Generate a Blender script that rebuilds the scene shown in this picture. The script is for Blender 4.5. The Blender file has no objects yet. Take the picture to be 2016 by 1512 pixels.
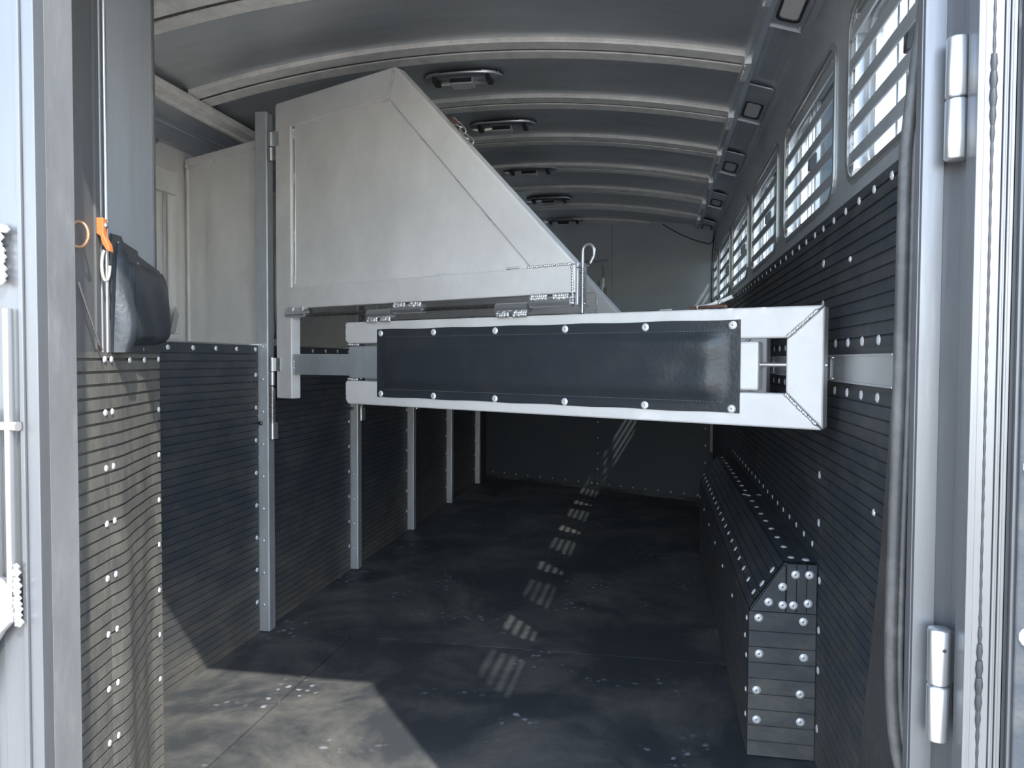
import bpy, bmesh, math, random
from mathutils import Vector, Matrix
random.seed(7)
S = bpy.context.scene
COL = S.collection
R_ = math.radians

# ------------------------------------------------------------------ camera
def make_camera():
    F = 1500.0
    v = Vector((282.0, 48.0, -F)).normalized()            # trailer axis (+Y) in camera space
    d = Vector((-2038.0, 58.0, -F)).normalized()          # partition direction in camera space
    up = d.cross(v).normalized()
    if up.y < 0: up = -up
    x = v.cross(up)
    m = Matrix((x, v, up)).to_4x4()
    m.translation = Vector((0, 0, 1.25))
    cd = bpy.data.cameras.new('camera'); cam = bpy.data.objects.new('camera', cd)
    cd.sensor_width = 36; cd.lens = 36 * F / 2016; cd.clip_start = 0.02; cd.clip_end = 500
    COL.objects.link(cam); cam.matrix_world = m
    S.camera = cam
make_camera()

# ------------------------------------------------------------------ world, sun, exposure
SUN_DIR = Vector((-0.80, 1.0, -1.36)).normalized()        # direction the light travels
w = bpy.data.worlds.new('world'); S.world = w; w.use_nodes = True
nt = w.node_tree; nt.nodes.clear()
out = nt.nodes.new('ShaderNodeOutputWorld'); bg = nt.nodes.new('ShaderNodeBackground')
sky = nt.nodes.new('ShaderNodeTexSky'); sky.sky_type = 'NISHITA'; sky.sun_disc = False
sky.sun_elevation = math.asin(-SUN_DIR.z)
sky.sun_rotation = math.atan2(-SUN_DIR.x, -SUN_DIR.y)
sky.air_density = 1.0; sky.dust_density = 0.4; sky.ozone_density = 1.0
hz = nt.nodes.new('ShaderNodeHueSaturation'); hz.inputs['Saturation'].default_value = 0.72     # thin high haze
nt.links.new(sky.outputs[0], hz.inputs['Color']); nt.links.new(hz.outputs[0], bg.inputs[0]); nt.links.new(bg.outputs[0], out.inputs[0])
bg.inputs[1].default_value = 0.36
sd = bpy.data.lights.new('sun', 'SUN'); sd.energy = 2.3; sd.angle = R_(0.53); sd.color = (1.0, 0.95, 0.86)
so = bpy.data.objects.new('sun', sd); COL.objects.link(so)
so.rotation_euler = SUN_DIR.to_track_quat('-Z', 'Y').to_euler(); so.location = (4, -5, 7)
vs = S.view_settings
vs.view_transform = 'Standard'; vs.look = 'None'; vs.gamma = 1.0; vs.use_curve_mapping = False
vs.exposure = 1.65
S.cycles.max_bounces = 12; S.cycles.diffuse_bounces = 8; S.cycles.glossy_bounces = 5
S.cycles.transparent_max_bounces = 12
S.cycles.sample_clamp_indirect = 6.0
S.cycles.caustics_reflective = True

# ------------------------------------------------------------------ materials
def _n(t, typ, **k):
    n = t.nodes.new(typ)
    for a, b in k.items(): setattr(n, a, b)
    return n
def metal(name, col=(0.72, 0.73, 0.74), rough=0.4, metallic=0.9, stretch=(3, 3, 3), var=0.16, bump=0.05,
          stain=None, stain_amt=0.5, stain_scale=3.0, rv=1.0):
    m = bpy.data.materials.new(name); m.use_nodes = True; t = m.node_tree; b = t.nodes['Principled BSDF']
    tc = _n(t, 'ShaderNodeTexCoord'); mp = _n(t, 'ShaderNodeMapping'); mp.inputs['Scale'].default_value = stretch
    t.links.new(tc.outputs['Object'], mp.inputs[0])
    n1 = _n(t, 'ShaderNodeTexNoise'); n1.inputs['Scale'].default_value = 2.2; n1.inputs['Detail'].default_value = 8
    n1.inputs['Roughness'].default_value = 0.65
    t.links.new(mp.outputs[0], n1.inputs[0])
    n2 = _n(t, 'ShaderNodeTexNoise'); n2.inputs['Scale'].default_value = 22; n2.inputs['Detail'].default_value = 5
    t.links.new(mp.outputs[0], n2.inputs[0])
    cr = _n(t, 'ShaderNodeMapRange'); cr.inputs[1].default_value = 0.3; cr.inputs[2].default_value = 0.7
    cr.inputs[3].default_value = 1 - var; cr.inputs[4].default_value = 1.0 + var * 0.4
    t.links.new(n1.outputs[0], cr.inputs[0])
    mx = _n(t, 'ShaderNodeVectorMath', operation='SCALE'); mx.inputs[0].default_value = col
    t.links.new(cr.outputs[0], mx.inputs['Scale'])
    last = mx.outputs[0]
    if stain:
        n3 = _n(t, 'ShaderNodeTexNoise'); n3.inputs['Scale'].default_value = stain_scale; n3.inputs['Detail'].default_value = 9
        n3.inputs['Roughness'].default_value = 0.75
        t.links.new(mp.outputs[0], n3.inputs[0])
        c3 = _n(t, 'ShaderNodeMapRange'); c3.inputs[1].default_value = 0.52; c3.inputs[2].default_value = 0.72
        c3.inputs[4].default_value = stain_amt
        t.links.new(n3.outputs[0], c3.inputs[0])
        mm = _n(t, 'ShaderNodeMix', data_type='RGBA'); mm.inputs[7].default_value = (*stain, 1)
        t.links.new(c3.outputs[0], mm.inputs[0]); t.links.new(last, mm.inputs[6]); last = mm.outputs[2]
    t.links.new(last, b.inputs['Base Color'])
    rr = _n(t, 'ShaderNodeMapRange'); rr.inputs[3].default_value = max(0.03, rough - 0.1 * rv); rr.inputs[4].default_value = rough + 0.12 * rv
    t.links.new(n2.outputs[0], rr.inputs[0]); t.links.new(rr.outputs[0], b.inputs['Roughness'])
    b.inputs['Metallic'].default_value = metallic
    bp = _n(t, 'ShaderNodeBump'); bp.inputs['Strength'].default_value = bump; bp.inputs['Distance'].default_value = 0.01
    t.links.new(n1.outputs[0], bp.inputs['Height'])
    if bump > 0.0: t.links.new(bp.outputs[0], b.inputs['Normal'])
    return m
def rubber(name, col=(0.03, 0.034, 0.04), dust=(0.16, 0.15, 0.13), amt=0.5, rough=0.62, scale=4.0, lo=0.45, hi=0.75,
           spots=None, stretch=(1, 1, 1), foot=0.0):
    m = bpy.data.materials.new(name); m.use_nodes = True; t = m.node_tree; b = t.nodes['Principled BSDF']
    tc = _n(t, 'ShaderNodeTexCoord'); mp = _n(t, 'ShaderNodeMapping'); mp.inputs['Scale'].default_value = stretch
    t.links.new(tc.outputs['Object'], mp.inputs[0])
    n1 = _n(t, 'ShaderNodeTexNoise'); n1.inputs['Scale'].default_value = scale; n1.inputs['Detail'].default_value = 10
    n1.inputs['Roughness'].default_value = 0.72; n1.inputs['Distortion'].default_value = 0.4
    t.links.new(mp.outputs[0], n1.inputs[0])
    r1 = _n(t, 'ShaderNodeMapRange'); r1.inputs[1].default_value = lo; r1.inputs[2].default_value = hi; r1.inputs[4].default_value = amt
    t.links.new(n1.outputs[0], r1.inputs[0])
    mm = _n(t, 'ShaderNodeMix', data_type='RGBA'); mm.inputs[6].default_value = (*col, 1); mm.inputs[7].default_value = (*dust, 1)
    fac = r1.outputs[0]
    if foot:                                                   # dust kicked up against the foot of the wall
        sx = _n(t, 'ShaderNodeSeparateXYZ'); t.links.new(tc.outputs['Object'], sx.inputs[0])
        rz = _n(t, 'ShaderNodeMapRange'); rz.inputs[1].default_value = 0.55; rz.inputs[2].default_value = 0.0; rz.inputs[4].default_value = foot
        t.links.new(sx.outputs[2], rz.inputs[0])
        ml = _n(t, 'ShaderNodeMath', operation='MULTIPLY'); t.links.new(rz.outputs[0], ml.inputs[0]); t.links.new(n1.outputs[0], ml.inputs[1])
        aa = _n(t, 'ShaderNodeMath', operation='ADD', use_clamp=True); t.links.new(ml.outputs[0], aa.inputs[0]); t.links.new(fac, aa.inputs[1]); fac = aa.outputs[0]
    t.links.new(fac, mm.inputs[0]); last = mm.outputs[2]
    if spots:                                                  # dried splashes and droppings of pale dirt
        v = _n(t, 'ShaderNodeTexVoronoi'); v.inputs['Scale'].default_value = spots[1]; v.inputs['Randomness'].default_value = 1
        nd = _n(t, 'ShaderNodeTexNoise'); nd.inputs['Scale'].default_value = 30; t.links.new(tc.outputs['Object'], nd.inputs[0])
        va = _n(t, 'ShaderNodeVectorMath', operation='MULTIPLY_ADD'); va.inputs[1].default_value = (0.03, 0.03, 0.03)
        t.links.new(nd.outputs['Color'], va.inputs[0]); t.links.new(tc.outputs['Object'], va.inputs[2]); t.links.new(va.outputs[0], v.inputs['Vector'])
        r2 = _n(t, 'ShaderNodeMapRange'); r2.inputs[1].default_value = 0.30; r2.inputs[2].default_value = 0.16
        r2.inputs[3].default_value = 0; r2.inputs[4].default_value = 0.8
        t.links.new(v.outputs['Distance'], r2.inputs[0])
        n4 = _n(t, 'ShaderNodeTexNoise'); n4.inputs['Scale'].default_value = 3.2; n4.inputs['Detail'].default_value = 2
        t.links.new(tc.outputs['Object'], n4.inputs[0])
        r4 = _n(t, 'ShaderNodeMapRange'); r4.inputs[1].default_value = 0.57; r4.inputs[2].default_value = 0.66
        t.links.new(n4.outputs[0], r4.inputs[0])
        mu = _n(t, 'ShaderNodeMath', operation='MULTIPLY'); t.links.new(r2.outputs[0], mu.inputs[0]); t.links.new(r4.outputs[0], mu.inputs[1])
        m3 = _n(t, 'ShaderNodeMix', data_type='RGBA'); m3.inputs[7].default_value = (*spots[0], 1)
        t.links.new(mu.outputs[0], m3.inputs[0]); t.links.new(last, m3.inputs[6]); last = m3.outputs[2]
    t.links.new(last, b.inputs['Base Color'])
    b.inputs['Roughness'].default_value = rough
    n2 = _n(t, 'ShaderNodeTexNoise'); n2.inputs['Scale'].default_value = 90; n2.inputs['Detail'].default_value = 4
    t.links.new(tc.outputs['Object'], n2.inputs[0])
    ad = _n(t, 'ShaderNodeMath', operation='ADD'); t.links.new(n1.outputs[0], ad.inputs[0]); t.links.new(n2.outputs[0], ad.inputs[1])
    bp = _n(t, 'ShaderNodeBump'); bp.inputs['Strength'].default_value = 0.25; bp.inputs['Distance'].default_value = 0.004
    t.links.new(ad.outputs[0], bp.inputs['Height']); t.links.new(bp.outputs[0], b.inputs['Normal'])
    return m
def plain(name, col, rough=0.5, metallic=0.0):
    m = bpy.data.materials.new(name); m.use_nodes = True; t = m.node_tree; b = t.nodes['Principled BSDF']
    tc = _n(t, 'ShaderNodeTexCoord'); n1 = _n(t, 'ShaderNodeTexNoise'); n1.inputs['Scale'].default_value = 30
    t.links.new(tc.outputs['Object'], n1.inputs[0])
    r = _n(t, 'ShaderNodeMapRange'); r.inputs[3].default_value = 0.85; r.inputs[4].default_value = 1.1
    t.links.new(n1.outputs[0], r.inputs[0])
    mx = _n(t, 'ShaderNodeVectorMath', operation='SCALE'); mx.inputs[0].default_value = col
    t.links.new(r.outputs[0], mx.inputs['Scale']); t.links.new(mx.outputs[0], b.inputs['Base Color'])
    b.inputs['Roughness'].default_value = rough; b.inputs['Metallic'].default_value = metallic
    return m
def glassy(name, tint, see, rough=0.02):
    m = bpy.data.materials.new(name); m.use_nodes = True; t = m.node_tree; t.nodes.clear()
    o = _n(t, 'ShaderNodeOutputMaterial'); tr = _n(t, 'ShaderNodeBsdfTransparent'); tr.inputs[0].default_value = (*tint, 1)
    gl = _n(t, 'ShaderNodeBsdfGlossy'); gl.inputs['Roughness'].default_value = rough
    lw = _n(t, 'ShaderNodeLayerWeight'); lw.inputs[0].default_value = 0.5
    pw = _n(t, 'ShaderNodeMath', operation='POWER'); pw.inputs[1].default_value = 4.0; t.links.new(lw.outputs['Facing'], pw.inputs[0])
    fr = _n(t, 'ShaderNodeMapRange'); fr.inputs[3].default_value = 0.03; fr.inputs[4].default_value = 1.0; t.links.new(pw.outputs[0], fr.inputs[0])
    mx = _n(t, 'ShaderNodeMixShader'); t.links.new(fr.outputs[0], mx.inputs[0])
    t.links.new(tr.outputs[0], mx.inputs[1]); t.links.new(gl.outputs[0], mx.inputs[2])
    if see < 1:
        df = _n(t, 'ShaderNodeBsdfDiffuse'); df.inputs[0].default_value = (0.10, 0.12, 0.14, 1)
        # a woven screen closes up at grazing angles
        sm = _n(t, 'ShaderNodeMapRange'); sm.inputs[1].default_value = 0.55; sm.inputs[2].default_value = 0.85
        sm.inputs[3].default_value = see; sm.inputs[4].default_value = 0.32; t.links.new(lw.outputs['Facing'], sm.inputs[0])
        m2 = _n(t, 'ShaderNodeMixShader'); t.links.new(sm.outputs[0], m2.inputs[0])
        t.links.new(df.outputs[0], m2.inputs[1]); t.links.new(mx.outputs[0], m2.inputs[2]); t.links.new(m2.outputs[0], o.inputs[0])
    else: t.links.new(mx.outputs[0], o.inputs[0])
    return m
M = dict(
    gate=metal('gate_aluminium', (0.76, 0.75, 0.735), 0.56, 0.25, (2, 2, 2), 0.14, 0.04, stain=(0.68, 0.67, 0.65), stain_amt=0.4, stain_scale=5),
    panel=metal('sheet_aluminium', (0.80, 0.79, 0.775), 0.54, 0.28, (1.2, 1.2, 0.8), 0.16, 0.08),
    dirty=metal('weathered_aluminium', (0.55, 0.56, 0.57), 0.45, 0.8, (3, 3, 1), 0.2, 0.05, stain=(0.42, 0.40, 0.37), stain_amt=0.5),
    ceil=metal('ceiling_aluminium', (0.64, 0.66, 0.68), 0.38, 0.72, (0.5, 2, 1), 0.2, 0.10, stain=(0.40, 0.42, 0.43), stain_amt=0.5, stain_scale=1.4),
    bow=metal('bow_aluminium', (0.95, 0.91, 0.85), 0.5, 0.12, (6, 6, 6), 0.2, 0.04, stain=(0.42, 0.38, 0.34), stain_amt=0.35, stain_scale=5),
    wall=metal('wall_aluminium', (0.50, 0.54, 0.58), 0.36, 0.5, (1, 1, 2), 0.2, 0.12),
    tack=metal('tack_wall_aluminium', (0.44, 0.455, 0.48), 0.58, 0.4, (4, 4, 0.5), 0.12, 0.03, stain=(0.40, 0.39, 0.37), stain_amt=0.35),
    leaf=metal('dusty_sun_offset_aluminium', (0.13, 0.133, 0.135), 0.6, 0.3, (6, 6, 0.5), 0.2, 0.03, stain=(0.19, 0.185, 0.18), stain_amt=0.5, stain_scale=3),  # dusty, and darker than the tack aluminium to offset the sun on it
    bright=metal('polished_aluminium', (0.58, 0.59, 0.60), 0.32, 0.88, (4, 4, 4), 0.04, 0.0, rv=0.1),
    extr=metal('door_frame_aluminium', (0.175, 0.18, 0.19), 0.36, 0.6, (8, 8, 0.6), 0.12, 0.04, stain=(0.16, 0.155, 0.15), stain_amt=0.5, stain_scale=6),
    grey=metal('grey_jamb_aluminium', (0.155, 0.158, 0.158), 0.62, 0.3, (5, 5, 1.2), 0.25, 0.1, stain=(0.22, 0.22, 0.215), stain_amt=0.6, stain_scale=5),
    weld=metal('weld_bead', (0.85, 0.85, 0.85), 0.34, 0.8, (12, 12, 12), 0.1, 0.0, rv=0.2),
    steel=metal('dark_steel', (0.16, 0.15, 0.145), 0.4, 0.9, (8, 8, 8), 0.4, 0.05, stain=(0.35, 0.33, 0.3), stain_amt=0.6, stain_scale=8),
    zinc=metal('zinc_steel', (0.60, 0.58, 0.56), 0.32, 0.9, (6, 6, 6), 0.1, 0.0, rv=0.2),
    galv=metal('galvanised_steel', (0.60, 0.63, 0.66), 0.42, 0.65, (3, 3, 1.2), 0.2, 0.05),
    rivet=metal('rivet_aluminium', (0.82, 0.82, 0.83), 0.38, 0.35, (20, 20, 20), 0.1, 0.0),
    rib=rubber('ribbed_rubber', (0.033, 0.040, 0.050), (0.15, 0.14, 0.115), 0.42, 0.6, 5.0, stretch=(1, 1, 2), foot=0.9),
    ribdust=rubber('dusty_ribbed_rubber', (0.075, 0.077, 0.076), (0.22, 0.205, 0.165), 0.7, 0.65, 7.0, 0.35, 0.75, stretch=(3, 3, 1)),
    mat=rubber('floor_rubber', (0.042, 0.047, 0.053), (0.17, 0.165, 0.15), 0.85, 0.55, 1.7, 0.44, 0.66, spots=((0.33, 0.35, 0.38), 24)),
    vinyl=rubber('black_vinyl', (0.026, 0.031, 0.038), (0.10, 0.095, 0.085), 0.25, 0.36, 6.0, 0.5, 0.8),
    sheet=rubber('flat_black_sheet', (0.080, 0.094, 0.110), (0.16, 0.135, 0.125), 0.3, 0.6, 4.0),
    bulk=metal('bulkhead_sheet', (0.66, 0.70, 0.74), 0.5, 0.25, (1, 1, 2), 0.12, 0.05),
    seal=rubber('rubber_seal', (0.05, 0.05, 0.05), (0.2, 0.19, 0.18), 0.4, 0.5, 12.0),
    black=plain('black_plastic', (0.02, 0.022, 0.026), 0.45),
    orange=plain('orange_bracket', (0.72, 0.20, 0.06), 0.5),
    copper=plain('copper_ring', (0.72, 0.42, 0.26), 0.35, 0.6),
    rust=plain('rusty_steel', (0.11, 0.06, 0.045), 0.7, 0.3),
    bone=plain('worn_nickel', (0.62, 0.62, 0.56), 0.4, 0.4),
    stitch=plain('grey_thread', (0.16, 0.17, 0.18), 0.8),
    dome=plain('light_lens', (0.62, 0.62, 0.60), 0.25),
    skin=plain('white_outer_skin', (0.75, 0.76, 0.77), 0.35),
    glass=glassy('window_glass', (0.92, 0.95, 0.96), 1.0),
    screen=glassy('window_insect_screen', (0.86, 0.90, 0.92), 0.95, 0.3),
)
def ground_mat():
    m = bpy.data.materials.new('gravel_ground'); m.use_nodes = True; t = m.node_tree; b = t.nodes['Principled BSDF']
    tc = _n(t, 'ShaderNodeTexCoord'); n1 = _n(t, 'ShaderNodeTexNoise'); n1.inputs['Scale'].default_value = 1.5; n1.inputs['Detail'].default_value = 12
    t.links.new(tc.outputs['Object'], n1.inputs[0]); c = _n(t, 'ShaderNodeValToRGB')
    c.color_ramp.elements[0].position = 0.3; c.color_ramp.elements[0].color = (0.34, 0.30, 0.25, 1)
    c.color_ramp.elements[1].position = 0.7; c.color_ramp.elements[1].color = (0.54, 0.485, 0.41, 1)
    t.links.new(n1.outputs[0], c.inputs[0]); t.links.new(c.outputs[0], b.inputs['Base Color']); b.inputs['Roughness'].default_value = 0.9
    return m

# ------------------------------------------------------------------ mesh helpers
STUFF = {'weld_bead', 'pin_loop_pair', 'barrel_weld', 'corner_weld', 'plug_weld', 'screw_head', 'plate_screw', 'stitching', 'caulk_line'}
class MB:
    def __init__(s): s.v = []; s.f = []; s.sm = []
    def add(s, vs, fs, smooth=False):
        o = len(s.v); s.v += [tuple(p) for p in vs]; s.f += [tuple(i + o for i in f) for f in fs]; s.sm += [smooth] * len(fs); return s
    def box(s, x0, x1, y0, y1, z0, z1):
        vs = [(x, y, z) for x in (x0, x1) for y in (y0, y1) for z in (z0, z1)]
        return s.add(vs, [(0, 1, 3, 2), (4, 6, 7, 5), (0, 4, 5, 1), (2, 3, 7, 6), (0, 2, 6, 4), (1, 5, 7, 3)])
    def prism(s, poly, fn, d0, d1):
        """poly = 2-D outline, fn(a, b, d) -> point; closed solid between depths d0 and d1"""
        n = len(poly); vs = [fn(a, b, d0) for a, b in poly] + [fn(a, b, d1) for a, b in poly]
        fs = [tuple(range(n - 1, -1, -1)), tuple(range(n, 2 * n))] + [(i, (i + 1) % n, n + (i + 1) % n, n + i) for i in range(n)]
        return s.add(vs, fs)
    def ring(s, outer, inner, fn, d0, d1):
        n = len(outer)
        vs = [fn(a, b, d) for d in (d0, d1) for pl in (outer, inner) for a, b in pl]
        fs = []
        for i in range(n):
            j = (i + 1) % n
            fs += [(i, j, n + j, n + i), (2 * n + i, 3 * n + i, 3 * n + j, 2 * n + j),
                   (i, 2 * n + i, 2 * n + j, j), (n + i, n + j, 3 * n + j, 3 * n + i)]
        return s.add(vs, fs)
    def tube(s, path, r, n=8, caps=True, closed=False):
        P = [Vector(p) for p in path]; vs = []; fs = []
        m = len(P); nrm = None
        for i, p in enumerate(P):
            if closed: t = (P[(i + 1) % m] - P[i - 1]).normalized()
            else: t = (P[min(i + 1, m - 1)] - P[max(i - 1, 0)]).normalized()
            if nrm is None:
                nrm = t.orthogonal().normalized()
            nrm = (nrm - t * nrm.dot(t)).normalized(); b = t.cross(nrm)
            for k in range(n):
                a = 2 * math.pi * k / n; vs.append(p + (nrm * math.cos(a) + b * math.sin(a)) * r)
        for i in range(m if closed else m - 1):
            for k in range(n):
                k2 = (k + 1) % n; j = (i + 1) % m
                fs.append((i * n + k, i * n + k2, j * n + k2, j * n + k))
        s.add(vs, fs, True)
        if caps and not closed: 
            s.add(vs[:n], [tuple(range(n - 1, -1, -1))]); s.add(vs[-n:], [tuple(range(n))])
        return s
    def lathe(s, prof, c, ax, n=12, smooth=True):
        """prof = (radius, height) pairs, around axis ax from c"""
        ax = Vector(ax).normalized(); a = ax.orthogonal().normalized(); b = ax.cross(a); c = Vector(c)
        vs = [c + ax * h + (a * math.cos(2 * math.pi * k / n) + b * math.sin(2 * math.pi * k / n)) * r for r, h in prof for k in range(n)]
        fs = [(i * n + k, i * n + (k + 1) % n, (i + 1) * n + (k + 1) % n, (i + 1) * n + k) for i in range(len(prof) - 1) for k in range(n)]
        return s.add(vs, fs, smooth)
    def weld(s, a, b, r=0.005, k=8, off=0.0):
        """a string of overlapping weld blobs from a to b"""
        a = Vector(a); b = Vector(b)
        for i in range(k):
            c = a.lerp(b, (i + 0.5) / k) + Vector([random.uniform(-1, 1) * r * 0.2 for _ in range(3)])
            rr = r * random.uniform(0.8, 1.2)
            vs = [c + Vector(q) * rr for q in ((1, 0, 0), (-1, 0, 0), (0, 1, 0), (0, -1, 0), (0, 0, 1), (0, 0, -1),
                  (.6, -.6, .6), (-.6, -.6, .6), (.6, -.6, -.6), (-.6, -.6, -.6))]
            fs = [(3, 6, 4), (4, 7, 3), (3, 8, 0), (0, 6, 3), (3, 7, 1), (1, 9, 3), (3, 9, 5), (5, 8, 3),
                  (6, 0, 4), (7, 4, 1), (8, 5, 0), (9, 1, 5), (4, 0, 2), (4, 2, 1), (5, 2, 0), (5, 1, 2)]
            s.add(vs, fs, True)
        return s
    def build(s, name, mat, parent=None, bevel=0.0, seg=2):
        me = bpy.data.meshes.new(name); me.from_pydata(s.v, [], s.f)
        me.polygons.foreach_set('use_smooth', s.sm)
        bm = bmesh.new(); bm.from_mesh(me); bmesh.ops.recalc_face_normals(bm, faces=bm.faces); bm.to_mesh(me); bm.free()
        me.materials.append(M[mat] if isinstance(mat, str) else mat); me.update()
        o = bpy.data.objects.new(name, me); COL.objects.link(o)
        if parent: o.parent = parent
        if name in STUFF: o['kind'] = 'stuff'
        if bevel:
            b = o.modifiers.new('bevel', 'BEVEL'); b.width = bevel; b.segments = seg; b.limit_method = 'ANGLE'; b.angle_limit = R_(35)
        return o
def tag(o, label=None, cat=None, group=None, kind=None):
    if label: o['label'] = label
    if cat: o['category'] = cat
    if group: o['group'] = group
    if kind: o['kind'] = kind
    return o
def empty(name, loc=(0, 0, 0), rz=0.0, kind=None):
    o = bpy.data.objects.new(name, None); o.empty_display_size = 0.05; COL.objects.link(o)
    o.location = loc; o.rotation_euler = (0, 0, rz)
    if kind: o['kind'] = kind
    return o
KIDS = {}
def copy_tree(o, parent=None):
    c = o.copy(); COL.objects.link(c)
    if parent: c.parent = parent; c.matrix_parent_inverse = o.matrix_parent_inverse.copy()
    for ch in [k for k in bpy.data.objects if k.parent is o]: copy_tree(ch, c)
    return c
def rrect(a0, a1, b0, b1, r, k=5):
    pts = []
    for cx, cy, s0 in ((a1 - r, b1 - r, 0), (a0 + r, b1 - r, 90), (a0 + r, b0 + r, 180), (a1 - r, b0 + r, 270)):
        for i in range(k + 1):
            a = R_(s0 + 90 * i / k); pts.append((cx + r * math.cos(a), cy + r * math.sin(a)))
    return pts
def box_outer(inner, a0, a1, b0, b1):
    """push each point of a rounded outline radially out to the rectangle"""
    ca = (min(p[0] for p in inner) + max(p[0] for p in inner)) / 2; cb = (min(p[1] for p in inner) + max(p[1] for p in inner)) / 2
    n = len(inner); q = n // 4; out = []
    corners = [(a1, b1), (a0, b1), (a0, b0), (a1, b0)]
    for i, (a, b) in enumerate(inner):
        ci = i // q; k = i % q
        if k == q // 2: out.append(corners[ci]); continue
        first = k < q // 2
        if ci == 0: out.append((a1, b) if first else (a, b1))
        elif ci == 1: out.append((a, b1) if first else (a0, b))
        elif ci == 2: out.append((a0, b) if first else (a, b0))
        else: out.append((a, b0) if first else (a1, b))
    return out
# rivet: one mesh shared by all
def rivet_mesh(name, r):
    mb = MB(); mb.lathe([(0.0, 0.0012), (r * 0.13, 0.0016), (r * 0.15, 0.0046), (r * 0.45, 0.0044), (r * 0.85, 0.0028), (r, 0.0)], (0, 0, 0), (0, 0, 1), 12)
    me = bpy.data.meshes.new(name); me.from_pydata(mb.v, [], mb.f); me.polygons.foreach_set('use_smooth', mb.sm)
    bm = bmesh.new(); bm.from_mesh(me); bmesh.ops.remove_doubles(bm, verts=bm.verts, dist=1e-6); bmesh.ops.recalc_face_normals(bm, faces=bm.faces); bm.to_mesh(me); bm.free()
    me.materials.append(M['rivet']); me.materials.append(M['black'])
    for p in me.polygons:
        if max((me.vertices[v].co.xy.length for v in p.vertices)) < r * 0.16: p.material_index = 1
    return me
RIV = rivet_mesh('rivet', 0.0125); RIVB = rivet_mesh('rivet', 0.0135); RIVM = rivet_mesh('rivet', 0.0105); RIVS = rivet_mesh('rivet', 0.0085)
def rivet(p, nrm, parent, me=None):
    o = bpy.data.objects.new('rivet', me or RIV); COL.objects.link(o); o.parent = parent
    n = Vector(nrm); o.rotation_euler = n.to_track_quat('Z', 'Y').to_euler()
    o.location = Vector(p) + n * 0.0003
    return o
def ribbed(name, p0, dvec, nvec, length, z0, z1, mat, parent=None, pitch=0.031, g=0.005, d=0.004, cols=1, wave=None, top=None, thick=0.008, bot=None):
    """grooved rubber sheet: real ribs, front face plus rim; wave(s, z) -> offset along the normal"""
    p0 = Vector(p0); dv = Vector(dvec).normalized(); nv = Vector(nvec).normalized(); mb = MB()
    rows = [(z0, 0.0)]; z = z0 + pitch
    while z < z1 - pitch * 0.4:
        rows += [(z - g, 0), (z - g + 0.0012, -d), (z - 0.0006, -d), (z, 0.0012)]; z += pitch
    rows.append((z1, 0)); vs = []; n = cols + 1
    rows = [(z0, -thick)] + rows + [(z1, -thick)]
    for (zz, off) in rows:
        for c in range(n):
            s = length * c / cols; wv = wave(s, zz) if wave else 0
            vs.append(p0 + dv * s + nv * (off + wv) + Vector((0, 0, zz)))
    fs = [(i * n + c, i * n + c + 1, (i + 1) * n + c + 1, (i + 1) * n + c) for i in range(len(rows) - 1) for c in range(cols)]
    mb.add(vs, fs)
    for c in (0, cols):                                       # rim at both ends
        e = []
        for (zz, off) in rows[1:-1]:
            s = length * c / cols; wv = wave(s, zz) if wave else 0
            q = p0 + dv * s + Vector((0, 0, zz))
            e += [q + nv * (off + wv), q + nv * (-thick + (wv if wave else 0))]
        mb.add(e, [(2 * i, 2 * i + 1, 2 * i + 3, 2 * i + 2) for i in range(len(e) // 2 - 1)])
    me = bpy.data.meshes.new(name); me.from_pydata(mb.v, [], mb.f); me.materials.append(M[mat]); me.update()
    o = bpy.data.objects.new(name, me); COL.objects.link(o)
    if parent: o.parent = parent
    return o

XL, XR, XO = -1.76, 0.50, -2.36        # manger front, right wall, outer left wall
Y0 = 1.044                              # rear wall plane
E_ = Vector((0.901, -0.434, 0)).normalized(); RZ = math.atan2(E_.y, E_.x)
NB = Vector((-0.434, -0.901, 0)).normalized()
def ceilz(x): return 2.55 - (x + 0.85) ** 2 / 11.0

# ------------------------------------------------------------------ ground, floor
MB().box(-60, 60, -60, 60, -0.6, -0.5).build('ground', ground_mat(), None)['kind'] = 'structure'
fl = MB().box(-2.42, 0.56, 0.98, 8.3, -0.12, -0.012).build('floor', 'mat'); tag(fl, kind='structure')
seams_y = [1.0, 3.205, 4.96, 6.7, 8.2]; xs = [-1.79, -1.333, 0.505]
g = 0.003
def mat_piece(x0, x1, y0, y1, ztop):
    nx, ny = 6, 8; mb = MB(); vs = []
    for j in range(ny + 1):
        for i in range(nx + 1):
            edge = (i in (0, nx)) or (j in (0, ny))
            zz = ztop + (-0.0022 if edge else random.uniform(0, 0.0012))
            vs.append((x0 + g + (x1 - x0 - 2 * g) * i / nx, y0 + g + (y1 - y0 - 2 * g) * j / ny, zz))
    fs = [(j * (nx + 1) + i, j * (nx + 1) + i + 1, (j + 1) * (nx + 1) + i + 1, (j + 1) * (nx + 1) + i) for j in range(ny) for i in range(nx)]
    mb.add(vs, fs, True)
    loop = [i for i in range(nx + 1)] + [j * (nx + 1) + nx for j in range(1, ny + 1)] + [ny * (nx + 1) + i for i in range(nx - 1, -1, -1)] + [j * (nx + 1) for j in range(ny - 1, 0, -1)]
    lv = [vs[i] for i in loop]; m_ = len(lv)
    mb.add(lv + [(p[0], p[1], -0.012) for p in lv], [(i, (i + 1) % m_, m_ + (i + 1) % m_, m_ + i) for i in range(m_)])
    return mb.build('rubber_floor_mat', 'mat', fl)
for j in range(4):
    cols_ = ((xs[0], xs[1]), (xs[1], xs[2])) if j == 0 else ((xs[0], xs[2]),)
    for a, b in cols_: mat_piece(a, b, seams_y[j], seams_y[j + 1], 0.0)

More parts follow.
